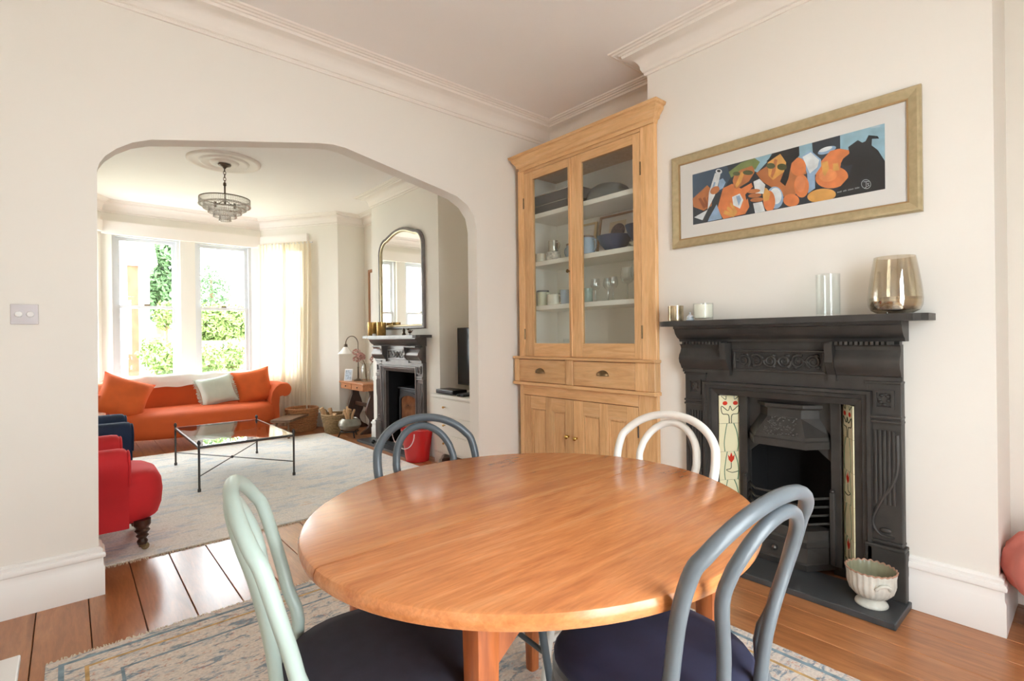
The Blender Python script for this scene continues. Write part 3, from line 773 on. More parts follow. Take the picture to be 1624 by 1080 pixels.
m = MB(); m.ngon([P(0.17 + 0.062 * math.cos(a) * (1 if k < 12 else 0.55), 0.175 + 0.062 * math.sin(a) * (1 if k < 12 else 0.2), 0.0079) for k, a in enumerate([-0.3 + (PI + 0.6) * k / 11 for k in range(12)])]); m.build('printed_hair', plain('print_plum', S(112, 84, 90), 0.8, var=0.5, scale=60), r)
# mugs and cups
def mug(label, y, z, r_, h, mat, rim=None, x=2.76, handle=-1, cat='mug', taper=1.0):
    t = thing('mug', label, cat, (x, y, z))
    MB().lathe([(r_ * 0.9, 0), (r_ * taper, 0.006), (r_, h * 0.5), (r_, h), (r_ - 0.004, h), (r_ - 0.005, h * 0.5), (r_ * 0.8, 0.01), (0.001, 0.008)], (x, y, z), 20).build('body', mat, t, True)
    if rim: MB().lathe([(r_ + 0.0012, h - 0.012), (r_ + 0.0012, h + 0.001), (r_ - 0.005, h + 0.001), (r_ - 0.005, h - 0.012)], (x, y, z), 20, cap=False).build('rim', rim, t, True)
    if handle:
        pts = [(x, y + handle * (r_ - 0.002), z + h * 0.8), (x, y + handle * (r_ + 0.022), z + h * 0.78), (x, y + handle * (r_ + 0.028), z + h * 0.5), (x, y + handle * (r_ + 0.018), z + h * 0.25), (x, y + handle * (r_ - 0.002), z + h * 0.2)]
        MB().tube(smooth_path(pts, 4), 0.005, 8).build('handle', mat, t, True)
    return t
mug('pale blue jug-like mug with a brown rim beside the navy bowl', 2.352, S2, 0.056, 0.125, BLUEG, BLUER, 2.73)
mug('pale blue mug half hidden behind the door stile on the second shelf', 2.53, S2, 0.045, 0.105, BLUEG, BLUER, 2.78, 1)
mug('small cream bowl-shaped cup at the end of the second shelf', 2.80, S2, 0.052, 0.062, CREAMG, None, 2.73, 0, 'cup')
mug('patterned china cup under the silver jug', 2.675, S2, 0.056, 0.06, FLORALG, None, 2.73, 0, 'cup')
mug('little silver jug stacked on the patterned china cup', 2.675, S2 + 0.0605, 0.036, 0.085, SILVER, None, 2.73, -1, 'jug')
mug('pale green tall mug at the end of the third shelf', 2.80, S3, 0.046, 0.115, plain('celery_glaze', S(206, 208, 180), 0.25), GREYG, 2.74, -1)
mug('cream squat sugar bowl in front of a patterned mug', 2.662, S3, 0.052, 0.075, CREAMG, None, 2.72, -1, 'bowl')
mug('dark patterned mug behind the cream sugar bowl', 2.68, S3, 0.045, 0.12, FLORALG, None, 2.86, 1)
mug('blue striped mug by the middle stile on the third shelf', 2.535, S3, 0.045, 0.10, BLUEG, None, 2.72, -1)
mug('grey patterned mug behind the blue striped mug', 2.565, S3, 0.042, 0.125, FLORALG, None, 2.86, -1)
mug('sage green tumbler beside the wine glasses', 2.36, S3, 0.038, 0.098, SAGEG, None, 2.74, 0, 'tumbler')
def bowl(label, y, z, r_, h, mat, x=2.79):
    o = MB().lathe([(r_ * 0.42, 0), (r_ * 0.45, 0.006), (r_ * 0.8, h * 0.5), (r_, h), (r_ - 0.006, h), (r_ * 0.76, h * 0.52), (r_ * 0.35, 0.012), (0.001, 0.012)], (0, 0, 0), 28).build('bowl', mat, None, True)
    o.location = (x, y, z); return tag(o, label, 'bowl')
bowl('wide navy stoneware bowl standing in front of the portrait print', 2.165, S2, 0.118, 0.108, NAVYG, 2.80)
bowl('second navy bowl stacked high against the dresser side, over a cream dish', 1.962, S2 + 0.0405, 0.095, 0.11, NAVYG, 2.80)
bowl('shallow cream dish under the smaller navy bowl', 1.955, S2, 0.075, 0.039, CREAMG, 2.80)
# wine glasses
def wine_glass(label, y, x, r_, h, z=S3):
    t = thing('wine_glass', label, 'glass', (x, y, z), 0, 'glasses on the third dresser shelf')
    bz = h * 0.48
    MB().lathe([(r_ * 0.12, bz), (r_ * 0.7, bz + h * 0.07), (r_, bz + h * 0.2), (r_ * 0.95, bz + h * 0.36), (r_ * 0.8, h)], (x, y, z), 20, cap=False).build('bowl', WGLASS, t, True)
    MB().lathe([(r_ * 0.85, 0), (r_ * 0.8, 0.003), (0.008, 0.008), (0.0045, 0.02), (0.004, bz), (r_ * 0.12, bz + 0.002)], (x, y, z), 20).build('stem', WGLASS, t, True)
for k, (y, x, r_, h) in enumerate(((2.285, 2.74, 0.034, 0.16), (2.20, 2.77, 0.034, 0.16), (2.135, 2.74, 0.034, 0.16))):
    wine_glass('short-stemmed wine glass in the row next to the sage tumbler', y, x, r_, h)
for k, (y, x, r_, h) in enumerate(((2.05, 2.78, 0.044, 0.215), (1.955, 2.76, 0.042, 0.225))):
    wine_glass('large stemmed wine glass towards the dresser side', y, x, r_, h)
mug('small clear tumbler alone on the bottom shelf behind the glazed door', 2.565, 1.0305, 0.035, 0.10, GLASS, None, 2.76, 0, 'tumbler')
# --- cast-iron fireplaces
def fireplace(label, uc, x0, hs, top, tiled, name):
    """uc centre along y, x0 wall face, hs half width of the jambs, top height of the shelf."""
    fp = thing(name, label, 'fireplace', (x0, uc, 0))
    k = top / 1.225
    def bx(mb, u0, u1, z0, z1, d0, d1, bev=0.0): return mb.box(x0 - d1, x0 - d0, uc + u0, uc + u1, z0 * k, z1 * k, bev, 2)
    iron = IRON if tiled else IRONB
    zb = 0.028 if tiled else 0.025
    e = 0.002
    # shelf
    m = MB(); w = hs + 0.105
    pts = [(-w, e), (-w, 0.13), (-w + 0.02, 0.15), (-w + 0.045, 0.155), (-w + 0.055, 0.185), (w - 0.055, 0.185), (w - 0.045, 0.155), (w - 0.02, 0.15), (w, 0.13), (w, e)]
    m.prism([(x0 - d, uc + u, 1.197 * k) for u, d in pts], (0, 0, 0.028 * k)); m.build('shelf', iron, fp)
    # cornice under the shelf
    m = MB(); cpf = [(0.0, 1.112), (0.06, 1.112), (0.066, 1.125), (0.085, 1.135), (0.105, 1.155), (0.115, 1.18), (0.125, 1.184), (0.125, 1.197), (0.0, 1.197)]
    m.prism([(x0 - 0.01 - o, uc - hs - 0.018, z * k) for o, z in cpf], (0, 2 * hs + 0.036, 0))
    m.build('cornice', iron, fp, True, angle=30)
    m = MB()
    for s in (-1, 1):
        for i in range(12):
            u = s * (hs - 0.03 - i * 0.019); bx(m, u - 0.006, u + 0.006, 1.098, 1.112, 0.05, 0.115)
    m.build('dentil_row', iron, fp)
    # frieze plate and raised panel
    m = MB(); bx(m, -hs + 0.007, hs - 0.007, 0.90, 1.112, e, 0.043); m.build('frieze', iron, fp)
    def ornament(u0, u1, z0, z1, d, nm, n):
        m = MB(); fr = 0.012
        bx(m, u0, u1, z0, z0 + fr, d, d + 0.014, 0.003); bx(m, u0, u1, z1 - fr, z1, d, d + 0.014, 0.003); bx(m, u0, u0 + fr, z0 + fr, z1 - fr, d, d + 0.014, 0.003); bx(m, u1 - fr, u1, z0 + fr, z1 - fr, d, d + 0.014, 0.003)
        pn = m.build('panel_frame', iron, fp)
        m = MB(); W = (u1 - u0 - 0.04); Hh = (z1 - z0 - 0.035); zc = (z0 + z1) / 2
        for i in range(n):
            for s in (-1, 1):
                c = (u0 + u1) / 2 + s * (i + 0.5) * W / (2 * n)
                R = min(Hh * 0.48, W / (2 * n) * 0.5)
                path = []
                for q in range(22):
                    a = q / 21 * 3.6 * PI; rr = R * (1 - 0.78 * q / 21)
                    path.append((x0 - d - 0.003, uc + c + s * rr * math.cos(a + i), (zc + (1 if i % 2 else -1) * rr * math.sin(a + i)) * k))
                m.tube(path, lambda t: 0.0075 * (1 - 0.5 * t), 6)
                for q in range(3):
                    a = 2.1 * q + i; m.ball((x0 - d - 0.002, uc + c + R * 0.95 * math.cos(a), (zc + R * 0.95 * math.sin(a)) * k), 0.008, 0.012, 0.009, 8, 5)
        m.build('scroll_relief', iron, pn, True)
    ornament(-0.215, 0.215, 0.962, 1.072, 0.045, 'frieze', 3)
    for s in (-1, 1):
        # wide bulging corbel
        m = MB(); prof = [(0.04, 0.945), (0.062, 0.945), (0.062, 0.962), (0.075, 0.966), (0.085, 0.985), (0.098, 1.0), (0.103, 1.02), (0.098, 1.04), (0.086, 1.055), (0.078, 1.075), (0.084, 1.092), (0.095, 1.099), (0.04, 1.099)]
        a, b = (0.262, hs + 0.005)
        m.prism([(x0 - d, uc + s * a, z * k) for d, z in prof], (0, s * (b - a), 0)); m.build('corbel', iron, fp, True, angle=30)
        m = MB(); prof = [(0.04, 0.935), (0.07, 0.935), (0.07, 0.962), (0.09, 0.985), (0.112, 1.02), (0.11, 1.05), (0.118, 1.07), (0.118, 1.105), (0.04, 1.105)]
        m.prism([(x0 - d, uc + s * 0.228, z * k) for d, z in prof], (0, s * 0.032, 0))
        m.build('bracket', iron, fp, True, angle=30)
        # jamb
        m = MB(); u0, u1 = sorted((s * 0.372, s * hs)); bx(m, u0, u1, zb / k, 0.942, e, 0.0465, 0.004); j = m.build('jamb', iron, fp)
        u0, u1 = sorted((s * 0.362, s * (hs + 0.01))); m = MB(); bx(m, u0, u1, zb / k, 0.235, e, 0.062, 0.004); bx(m, u0, u1, 0.235, 0.25, e, 0.07, 0.004); m.build('plinth_block', iron, j)
        ub0, ub1 = sorted((s * 0.366, s * (hs + 0.002)))
        for z in (0.785, 0.765, 0.255, 0.932): bx(MB(), ub0, ub1, z, z + 0.012, e, 0.058, 0.004).build('band', iron, j)
        uc2 = s * (0.372 + hs) / 2
        for i in range(5):
            u = uc2 + (i - 2) * 0.016; bx(MB(), u - 0.005, u + 0.005, 0.42, 0.735, 0.045, 0.054, 0.002).build('flute', iron, j)
        pth = smooth_path([(x0 - 0.05, uc + uc2 + s * 0.045, 0.72 * k), (x0 - 0.05, uc + uc2 + s * 0.04, 0.55 * k), (x0 - 0.05, uc + uc2 - s * 0.02, 0.42 * k), (x0 - 0.05, uc + uc2 - s * 0.045, 0.34 * k), (x0 - 0.05, uc + uc2 - s * 0.02, 0.29 * k), (x0 - 0.05, uc + uc2 + s * 0.03, 0.285 * k)], 6)
        MB().tube(pth, lambda t: 0.009 - 0.004 * t, 8).ball((x0 - 0.05, uc + uc2, 0.31 * k), 0.008, 0.022, 0.012).build('tendril', iron, j, True)
        # small square relief at the head of the jamb
        m = MB(); z0, z1 = 0.825, 0.905; a, b = uc2 - 0.036, uc2 + 0.036; d = 0.045
        bx(m, a, b, z0, z0 + 0.01, d, d + 0.012); bx(m, a, b, z1 - 0.01, z1, d, d + 0.012); bx(m, a, a + 0.01, z0 + 0.01, z1 - 0.01, d, d + 0.012); bx(m, b - 0.01, b, z0 + 0.01, z1 - 0.01, d, d + 0.012)
        for q in range(7): m.ball((x0 - d - 0.002, uc + uc2 + 0.016 * math.cos(2.4 * q), (0.865 + 0.022 * math.sin(2.4 * q)) * k), 0.006, 0.009, 0.007, 8, 5)
        m.build('square_relief', iron, j, True)
    # moulded inner frame, mitred
    def inner_frame(ui, zi, prof, nm):
        m = MB().sweep([(o, d) for o, d in prof], [(-ui, zb / k), (-ui, zi), (ui, zi), (ui, zb / k)], False, 1)
        m.v = [(x0 - d, uc + u, z * k) for (u, z, d) in m.v]; return m.build(nm, iron, fp, True, angle=25)
    inner_frame(0.318, 0.828, [(0.0, -0.01), (0.0, 0.026), (0.012, 0.030), (0.03, 0.036), (0.034, 0.048), (0.05, 0.05), (0.054, 0.062), (0.068, 0.062), (0.072, 0.046), (0.072, -0.01)], 'inner_frame')
    return fp, bx, k
fpF, bx, kk = fireplace('black cast-iron fireplace with red-flowered cream tiles and canopied grate', 1.05, XR, 0.495, 1.225, True, 'tiled_fireplace')
UC = 1.05
# splayed tile panels: five tiles a side
for s in (-1, 1):
    A = Vector((XR - 0.022, UC + s * 0.316)); B = Vector((XR + 0.085, UC + s * 0.244))
    dirv = B - A; nrm = Vector((-abs(dirv.y), -s * abs(dirv.x))).normalized()
    def TP(t, z, o): p = A + dirv * t + nrm * o; return (p.x, p.y, z)
    for i in range(5):
        z0 = 0.066 + i * 0.1515; z1 = z0 + 0.150
        t = MB().loft([[TP(0.01, z0, 0), TP(0.99, z0, 0), TP(0.99, z1, 0), TP(0.01, z1, 0)], [TP(0.01, z0, 0.006), TP(0.99, z0, 0.006), TP(0.99, z1, 0.006), TP(0.01, z1, 0.006)]]).build('tile', CREAMT, fpF)
        def line(pts, r_, mat, nm):
            MB().tube([TP(a, z0 + b * 0.150, 0.006) for a, b in pts], r_, 5).build(nm, mat, t)
        if i == 4:
            line([(q.x, q.y) for q in smooth_path([(0.45, 0.0, 0), (0.42, 0.3, 0), (0.15, 0.35, 0), (0.12, 0.62, 0), (0.4, 0.45, 0), (0.5, 0.62, 0), (0.6, 0.45, 0), (0.88, 0.62, 0), (0.85, 0.35, 0), (0.58, 0.3, 0), (0.55, 0.0, 0)], 4)], 0.0022, DGREENT, 'stem')
            line([(q.x, q.y) for q in smooth_path([(0.1, 0.98, 0), (0.3, 0.85, 0), (0.32, 0.98, 0)], 4)], 0.002, DGREENT, 'stem')
            line([(q.x, q.y) for q in smooth_path([(0.9, 0.98, 0), (0.7, 0.85, 0), (0.68, 0.98, 0)], 4)], 0.002, DGREENT, 'stem')
            fl_ = MB()
            for c in (0.27, 0.73):
                fl_.ngon([TP(c + 0.11 * math.cos(a), z0 + (0.72 + 0.075 * math.sin(a)) * 0.150, 0.0072) for a in [2 * PI * q / 12 for q in range(12)]])
            fl_.build('flower', REDT, t)
        else:
            line([(q.x, q.y) for q in smooth_path([(0.35, 1.0, 0), (0.28, 0.7, 0), (0.22, 0.3, 0), (0.25, 0.0, 0)], 4)], 0.0022, GREENT, 'stem')
            line([(q.x, q.y) for q in smooth_path([(0.65, 1.0, 0), (0.78, 0.7, 0), (0.84, 0.3, 0), (0.8, 0.0, 0)], 4)], 0.0026, GREENT, 'stem')
            if i in (0, 2):
                fl_ = MB(); fl_.ngon([TP(0.52 + dx, z0 + dy * 0.150, 0.0072) for dx, dy in ((-0.12, 0.72), (0.0, 0.6), (0.12, 0.72), (0.15, 0.9), (0.07, 0.82), (0.0, 0.98), (-0.07, 0.82), (-0.15, 0.9))]); fl_.build('flower', REDT, t)
                line([(q.x, q.y) for q in smooth_path([(0.52, 0.6, 0), (0.5, 0.4, 0), (0.3, 0.35, 0), (0.55, 0.25, 0), (0.85, 0.3, 0)], 4)], 0.002, DGREENT, 'stem')
# insert plate with the opening
m = MB()
X1, X2 = XR + 0.086, XR + 0.10
m.box(X1, X2, UC - 0.325, UC - 0.195, 0.0, 0.845); m.box(X1, X2, UC + 0.195, UC + 0.325, 0.0, 0.845); m.box(X1, X2, UC - 0.195, UC + 0.195, 0.66, 0.845)
m.build('insert_plate', IRON, fpF)
m = MB(); m.box(XA - 0.03, XA - 0.021, UC - 0.28, UC + 0.28, 0.06, 0.8); m.box(X2, XA - 0.03, UC - 0.23, UC - 0.22, 0.06, 0.8); m.box(X2, XA - 0.03, UC + 0.22, UC + 0.23, 0.06, 0.8); m.box(X2, XA - 0.03, UC - 0.22, UC + 0.22, 0.06, 0.07); m.build('firebox', SOOT, fpF)
for s in (-1, 1):   # slips beside the opening
    MB().box(XR + 0.055, X1, UC + s * 0.218 - 0.022, UC + s * 0.218 + 0.022, 0.05, 0.82, 0.004).build('slip', IRON, fpF)
# canopy hood
def hoodring(hw, d, z): return [(X1, UC - hw - 0.02, z), (X1 - d, UC - hw * 0.66, z), (X1 - d, UC + hw * 0.66, z), (X1, UC + hw + 0.02, z)]
m = MB().loft([hoodring(0.182, 0.125, 0.598), hoodring(0.184, 0.128, 0.632), hoodring(0.178, 0.120, 0.638), hoodring(0.174, 0.116, 0.652), hoodring(0.12, 0.06, 0.735), hoodring(0.12, 0.058, 0.775), hoodring(0.135, 0.065, 0.785), hoodring(0.135, 0.065, 0.80)])
hood = m.build('canopy', IRON, fpF)
m = MB(); rr = random.Random(5)
for i in range(90):
    t = rr.random(); u = (rr.random() * 2 - 1) * (0.09 - 0.03 * t); m.ball((X1 - (0.114 - 0.054 * t), UC + u, 0.655 + 0.078 * t), 0.004, 0.005, 0.005, 6, 4)
m.build('stippled_relief', IRON, hood, True)
m = MB()
for s in (-1, 1): m.prism([(X1 - 0.008, UC + s * 0.196, 0.60), (X1 - 0.008, UC + s * 0.12, 0.60), (X1 - 0.008, UC + s * 0.145, 0.575), (X1 - 0.008, UC + s * 0.175, 0.55), (X1 - 0.008, UC + s * 0.196, 0.53)], (0.008, 0, 0))
m.build('spandrel', IRON, hood)
# grate: bowed bars, posts and ash cover
def bow(z, d, r_): return [(XR + 0.075, UC - 0.195, z), (XR - d + 0.05, UC - 0.125, z), (XR - d + 0.05, UC + 0.125, z), (XR + 0.075, UC + 0.195, z)]
for z in (0.245, 0.285, 0.325, 0.365): MB().tube(bow(z, 0.07, 0.006), 0.006, 8).build('grate_bar', IRON, fpF, True)
for s in (-1, 1): MB().box(XR + 0.036, XR + 0.054, UC + s * 0.205 - 0.011, UC + s * 0.205 + 0.011, 0.06, 0.40, 0.003).ball((XR + 0.045, UC + s * 0.205, 0.405), 0.011).build('grate_post', IRON, fpF, True)
def bowplate(z, dd): return [(XR + 0.084, UC - 0.215, z), (XR - dd + 0.02, UC - 0.125, z), (XR - dd + 0.02, UC + 0.125, z), (XR + 0.084, UC + 0.215, z)]
m = MB().loft([bowplate(0.031, 0.075), bowplate(0.06, 0.08), bowplate(0.066, 0.07), bowplate(0.135, 0.06), bowplate(0.142, 0.072), bowplate(0.165, 0.075), bowplate(0.175, 0.06), bowplate(0.215, 0.055)])
ash = m.build('ash_cover', IRON, fpF)
MB().ball((XR - 0.055, UC + 0.02, 0.105), 0.014).ball((XR - 0.047, UC + 0.02, 0.105), 0.012).build('knob', STEEL, ash, True)
# hearth slab
hs_ = MB().box(2.395, XR - 0.001, 0.535, 1.60, 0.0, 0.0275, 0.004, 2).build('hearth_slab', SLATE); tag(hs_, 'dark slate hearth slab set in the boards before the tiled fireplace', 'hearth')

# --- mantel things
MZ = 1.2255
o = MB().lathe([(0.036, 0.004), (0.040, 0.0), (0.041, 0.01), (0.041, 0.085), (0.038, 0.085), (0.038, 0.012), (0.001, 0.010)], (0, 0, 0), 28).build('votive_holder', plain('mercury_glass', S(176, 160, 132), 0.18, 0.75, var=0.5, scale=22), None, True)
o.location = (2.555, 1.56, MZ); tag(o, 'mottled mercury glass votive at the dresser end of the mantel', 'candle holder')
o = MB().lathe([(0.020, 0), (0.022, 0.006), (0.014, 0.012), (0.018, 0.02), (0.010, 0.03), (0.003, 0.034), (0.004, 0.042), (0.001, 0.046)], (0, 0, 0), 18).build('glass_stopper', plain('pale_blue_glass', S(206, 216, 226), 0.1, coat=0.6), None, True)
o.location = (2.535, 1.462, MZ); tag(o, 'tiny pale blue glass ornament between votive and white candle', 'ornament')
cn = thing('jar_candle', 'white wax candle in a clear glass tumbler on the mantel', 'candle', (2.55, 1.395, MZ))
MB().lathe([(0.046, 0), (0.05, 0.006), (0.051, 0.09), (0.0485, 0.09), (0.0475, 0.012), (0.001, 0.010)], (2.55, 1.395, MZ), 30).build('tumbler', GLASS, cn, True)
MB().lathe([(0.044, 0.0125), (0.0468, 0.02), (0.0468, 0.080), (0.043, 0.084), (0.002, 0.082)], (2.55, 1.395, MZ), 28).build('wax', WAX, cn, True)
MB().tube([(2.55, 1.395, MZ + 0.08), (2.551, 1.394, MZ + 0.092)], 0.001, 6).build('wick', BLACKP, cn)
o = MB().lathe([(0.001, 0.010), (0.043, 0.010), (0.0445, 0.016), (0.0445, 0.185), (0.047, 0.185), (0.047, 0.0), (0.001, 0.0)], (0, 0, 0), 32).build('cylinder_vase', GLASS, None, True)
o.location = (2.555, 0.805, MZ); tag(o, 'clear straight-sided glass cylinder vase on the mantel', 'vase')
vs = thing('mirrored_vase', 'large smoky half-mirrored glass vase tapering to the rim', 'vase', (2.558, 0.562, MZ))
MB().lathe([(0.002, 0.003), (0.06, 0.003), (0.082, 0.014), (0.091, 0.035), (0.093, 0.060), (0.089, 0.11), (0.079, 0.18), (0.070, 0.232), (0.067, 0.232), (0.076, 0.18), (0.086, 0.11), (0.089, 0.06), (0.078, 0.018), (0.002, 0.010)], (2.558, 0.562, MZ), 40).build('glass_body', SMOKE, vs, True)
MB().lathe([(0.002, 0.0105), (0.074, 0.0185), (0.0865, 0.038), (0.0882, 0.060), (0.0875, 0.066), (0.0868, 0.058), (0.07, 0.022), (0.002, 0.014)], (2.558, 0.562, MZ), 40).build('silvered_base', plain('antique_silvering', S(210, 196, 168), 0.12, 0.9, var=0.15, scale=14), vs, True)
MB().ball((2.50, 0.575, MZ + 0.003), 0.004).build('foot_bead', CHROME, vs, True)

# --- footed bowl on the hearth
fb_ = thing('footed_bowl', 'fluted speckled stoneware bowl with two ring handles on the hearth', 'bowl', (2.503, 0.642, 0.028))
bc = (2.503, 0.642, 0.028)
MB().lathe([(0.055, 0.0), (0.058, 0.004), (0.055, 0.014), (0.042, 0.026), (0.036, 0.034)], bc, 72, 'z', 36, 0.02).build('foot', CERAM, fb_, True, angle=80)
MB().lathe([(0.036, 0.033), (0.058, 0.042), (0.076, 0.062), (0.085, 0.090), (0.085, 0.120), (0.089, 0.148)], bc, 96, 'z', 24, 0.022, False).build('body', CERAM, fb_, True, angle=80)
MB().lathe([(0.086, 0.1482), (0.081, 0.13), (0.079, 0.10), (0.068, 0.070), (0.04, 0.05), (0.001, 0.046)], bc, 96, 'z', 24, 0.015, False).build('lining', CERAMIN, fb_, True, angle=80)
MB().tube([(bc[0] + 0.088 * (1 + 0.02 * math.cos(24 * a)) * math.cos(a), bc[1] + 0.088 * (1 + 0.02 * math.cos(24 * a)) * math.sin(a), bc[2] + 0.148 + 0.003 * math.cos(24 * a)) for a in [2 * PI * q / 120 for q in range(120)]], 0.0032, 6, True).build('rim', CERAMRIM, fb_, True)
for a in (math.radians(222), math.radians(42)):
    dv = Vector((math.cos(a), math.sin(a), 0)); sv = Vector((-dv.y, dv.x, 0)); c = Vector(bc) + dv * 0.083 + Vector((0, 0, 0.095))
    pth = [c + sv * 0.026 * math.cos(q) + Vector((0, 0, 0.022 * math.sin(q))) + dv * 0.014 * max(0, math.sin(q)) for q in [PI * i / 12 for i in range(13)]]
    MB().tube(pth, lambda t: 0.0065, 8).build('handle', CERAM, fb_, True)

# --- framed painting over the mantel
PY0, PY1, PZ0, PZ1 = 0.485, 1.634, 1.645, 2.166
pcx = thing('framed_painting', 'long framed painting of rounded figures drinking, in a champagne gilt frame', 'picture', (XR, (PY0 + PY1) / 2, PZ0))
fw = 0.052
def frame_part(prof, nm, mat, y0, y1, z0, z1):
    m = MB().sweep(prof, [(y0, z0), (y0, z1), (y1, z1), (y1, z0)], True, -1)
    m.v = [(XR - d, y, z) for (y, z, d) in m.v]; return m.build(nm, mat, pcx, True, angle=20)
frame_part([(0, 0.001), (0, 0.018), (0.006, 0.024), (0.014, 0.026), (fw - 0.008, 0.016), (fw - 0.008, 0.001)], 'frame', GILT, PY0, PY1, PZ0, PZ1)
frame_part([(fw - 0.008, 0.001), (fw - 0.008, 0.017), (fw - 0.002, 0.017), (fw, 0.010), (fw, 0.001)], 'gold_slip', GOLDE, PY0, PY1, PZ0, PZ1)
MB().box(XR - 0.009, XR - 0.001, PY0 + fw, PY1 - fw, PZ0 + fw, PZ1 - fw).build('mount', MOUNT, pcx)
# painted sheet: flat shapes of paint, drawn in crop pixels of the photo and carried to the sheet
def sheet(x, y):
    t = (x - 65) / 1490.0; u = t * 498 / ((1 - t) * 379 + t * 498)
    yb = 887 + (583 - 887) * t; yt = 508 + (85 - 508) * t
    v = (yb - y) / (yb - yt)
    u = min(1, max(0, u)); v = min(1, max(0, v))
    return (PY1 - fw - 0.075 - u * (PY1 - PY0 - 2 * fw - 0.150), PZ0 + fw + 0.068 + v * (PZ1 - PZ0 - 2 * fw - 0.136))
art = MB(); pm_, pi = [], {}
def paint(col):
    if col not in pi:
        pi[col] = len(pm_); pm_.append(plain('paint_%d' % len(pm_), S(*col), 0.7, var=0.16, scale=26))
    return pi[col]
lay = [0]
def shape(pts, col):
    lay[0] += 1; art.cur = paint(col); x = XR - 0.0092 - lay[0] * 0.00006
    art.ngon([(x, *sheet(*p)) for p in pts])
def ell(cx, cy, rx, ry, col, tilt=0.0):
    ct, st = math.cos(tilt), math.sin(tilt)
    shape([(cx + rx * math.cos(a) * ct - ry * math.sin(a) * st, cy + rx * math.cos(a) * st + ry * math.sin(a) * ct) for a in [2 * PI * k / 24 for k in range(24)]], col)
DK, BL, SKY, ORA, OCH, TAN, BRN, WHT, BLW, OLV, GRN, BLK = (44, 50, 60), (62, 80, 100), (150, 184, 200), (222, 128, 74), (220, 160, 84), (190, 116, 68), (150, 84, 50), (228, 230, 232), (150, 176, 206), (84, 86, 52), (128, 140, 84), (28, 28, 32)
shape([(65, 508), (1557, 85), (1553, 583), (65, 887)], DK)
shape([(65, 508), (330, 432), (360, 520), (300, 620), (120, 700), (65, 720)], BL)
shape([(545, 372), (680, 335), (640, 400), (565, 480), (540, 470)], SKY); shape([(885, 275), (990, 245), (995, 320), (905, 370), (880, 370)], SKY)
shape([(1208, 183), (1557, 85), (1553, 400), (1470, 300), (1208, 300)], SKY)
ell(1105, 300, 75, 24, BLW, -0.35); ell(1095, 292, 55, 15, WHT, -0.35)
shape([(1050, 395), (1130, 305), (1200, 285), (1290, 298), (1262, 345), (1215, 395), (1200, 450), (1140, 455), (1100, 498), (1015, 490), (1030, 430)], ORA)
ell(1140, 505, 128, 82, ORA, -0.15); ell(1110, 490, 70, 48, (234, 146, 90), -0.15)
shape([(1060, 395), (1110, 380), (1120, 440), (1085, 500), (1070, 470)], OCH); shape([(1150, 400), (1190, 395), (1200, 450), (1150, 455)], OCH)
shape([(1270, 272), (1345, 218), (1380, 236), (1405, 225), (1430, 178), (1500, 184), (1511, 202), (1455, 206), (1452, 255), (1500, 290), (1553, 372), (1553, 583), (1150, 667), (1180, 600), (1270, 500), (1305, 402), (1240, 418), (1210, 400), (1230, 360), (1280, 320)], BLK)
shape([(905, 350), (980, 305), (1058, 370), (1060, 420), (1010, 490), (1010, 590), (955, 630), (950, 480)], BLW); shape([(915, 355), (980, 318), (1045, 375), (1030, 430), (970, 480)], WHT)
ell(1060, 645, 112, 52, OCH, -0.15)
shape([(555, 485), (640, 430), (820, 400), (885, 375), (940, 430), (945, 480), (900, 500), (860, 640), (760, 660), (690, 600), (600, 545)], TAN)
ell(880, 430, 62, 70, ORA); ell(905, 575, 58, 88, ORA); ell(895, 560, 40, 62, (228, 140, 92)); ell(825, 685, 62, 48, ORA)
shape([(635, 395), (700, 335), (890, 275), (892, 345), (830, 405), (805, 520), (780, 578), (740, 545), (790, 420), (740, 345), (690, 395)], BLK)
shape([(645, 405), (700, 365), (745, 335), (790, 400), (772, 470), (685, 535), (652, 505)], OCH); shape([(700, 375), (722, 380), (705, 470), (680, 520), (668, 505)], TAN)
ell(670, 428, 34, 22, OLV); ell(757, 434, 38, 25, OLV)
ell(700, 668, 64, 84, BLW); ell(705, 655, 46, 62, WHT); ell(655, 695, 46, 80, ORA); shape([(600, 585), (640, 600), (665, 640), (650, 690), (610, 700)], OCH)
shape([(535, 550), (582, 528), (626, 572), (612, 640), (550, 640)], WHT); shape([(530, 715), (600, 700), (622, 772), (545, 790)], WHT)
for yy, xx in ((622, 535), (655, 545), (687, 560)): ell(xx, yy, 52, 16, TAN, -0.12)
shape([(300, 605), (370, 570), (440, 605), (520, 560), (530, 590), (470, 650), (490, 740), (430, 800), (300, 838), (255, 760)], ORA)
shape([(375, 545), (400, 470), (540, 420), (545, 480), (500, 550), (405, 608), (385, 600)], TAN); shape([(440, 480), (468, 478), (440, 560), (405, 600), (395, 580)], OCH)
shape([(345, 482), (440, 410), (545, 372), (588, 400), (550, 462), (525, 430), (440, 462), (365, 525)], GRN)
ell(405, 493, 28, 16, OLV); ell(494, 483, 40, 18, OLV)
shape([(270, 545), (300, 530), (322, 560), (300, 605), (262, 625)], BLW); shape([(195, 825), (250, 728), (290, 835), (180, 860)], BLW)
shape([(65, 690), (180, 585), (218, 625), (212, 740), (150, 778), (72, 752)], TAN)
for q in range(3): shape([(110 + q * 34, 690 - q * 6), (128 + q * 34, 680 - q * 6), (170 + q * 20, 745 - q * 10), (150 + q * 20, 765 - q * 10)], BRN)
shape([(192, 640), (240, 492), (282, 500), (255, 612), (235, 665), (140, 850), (75, 830), (180, 770)], WHT); shape([(205, 640), (232, 560), (244, 562), (222, 640)], BLW); ell(270, 480, 25, 20, WHT); ell(270, 476, 14, 9, BLK); ell(238, 622, 40, 26, TAN, -0.6)
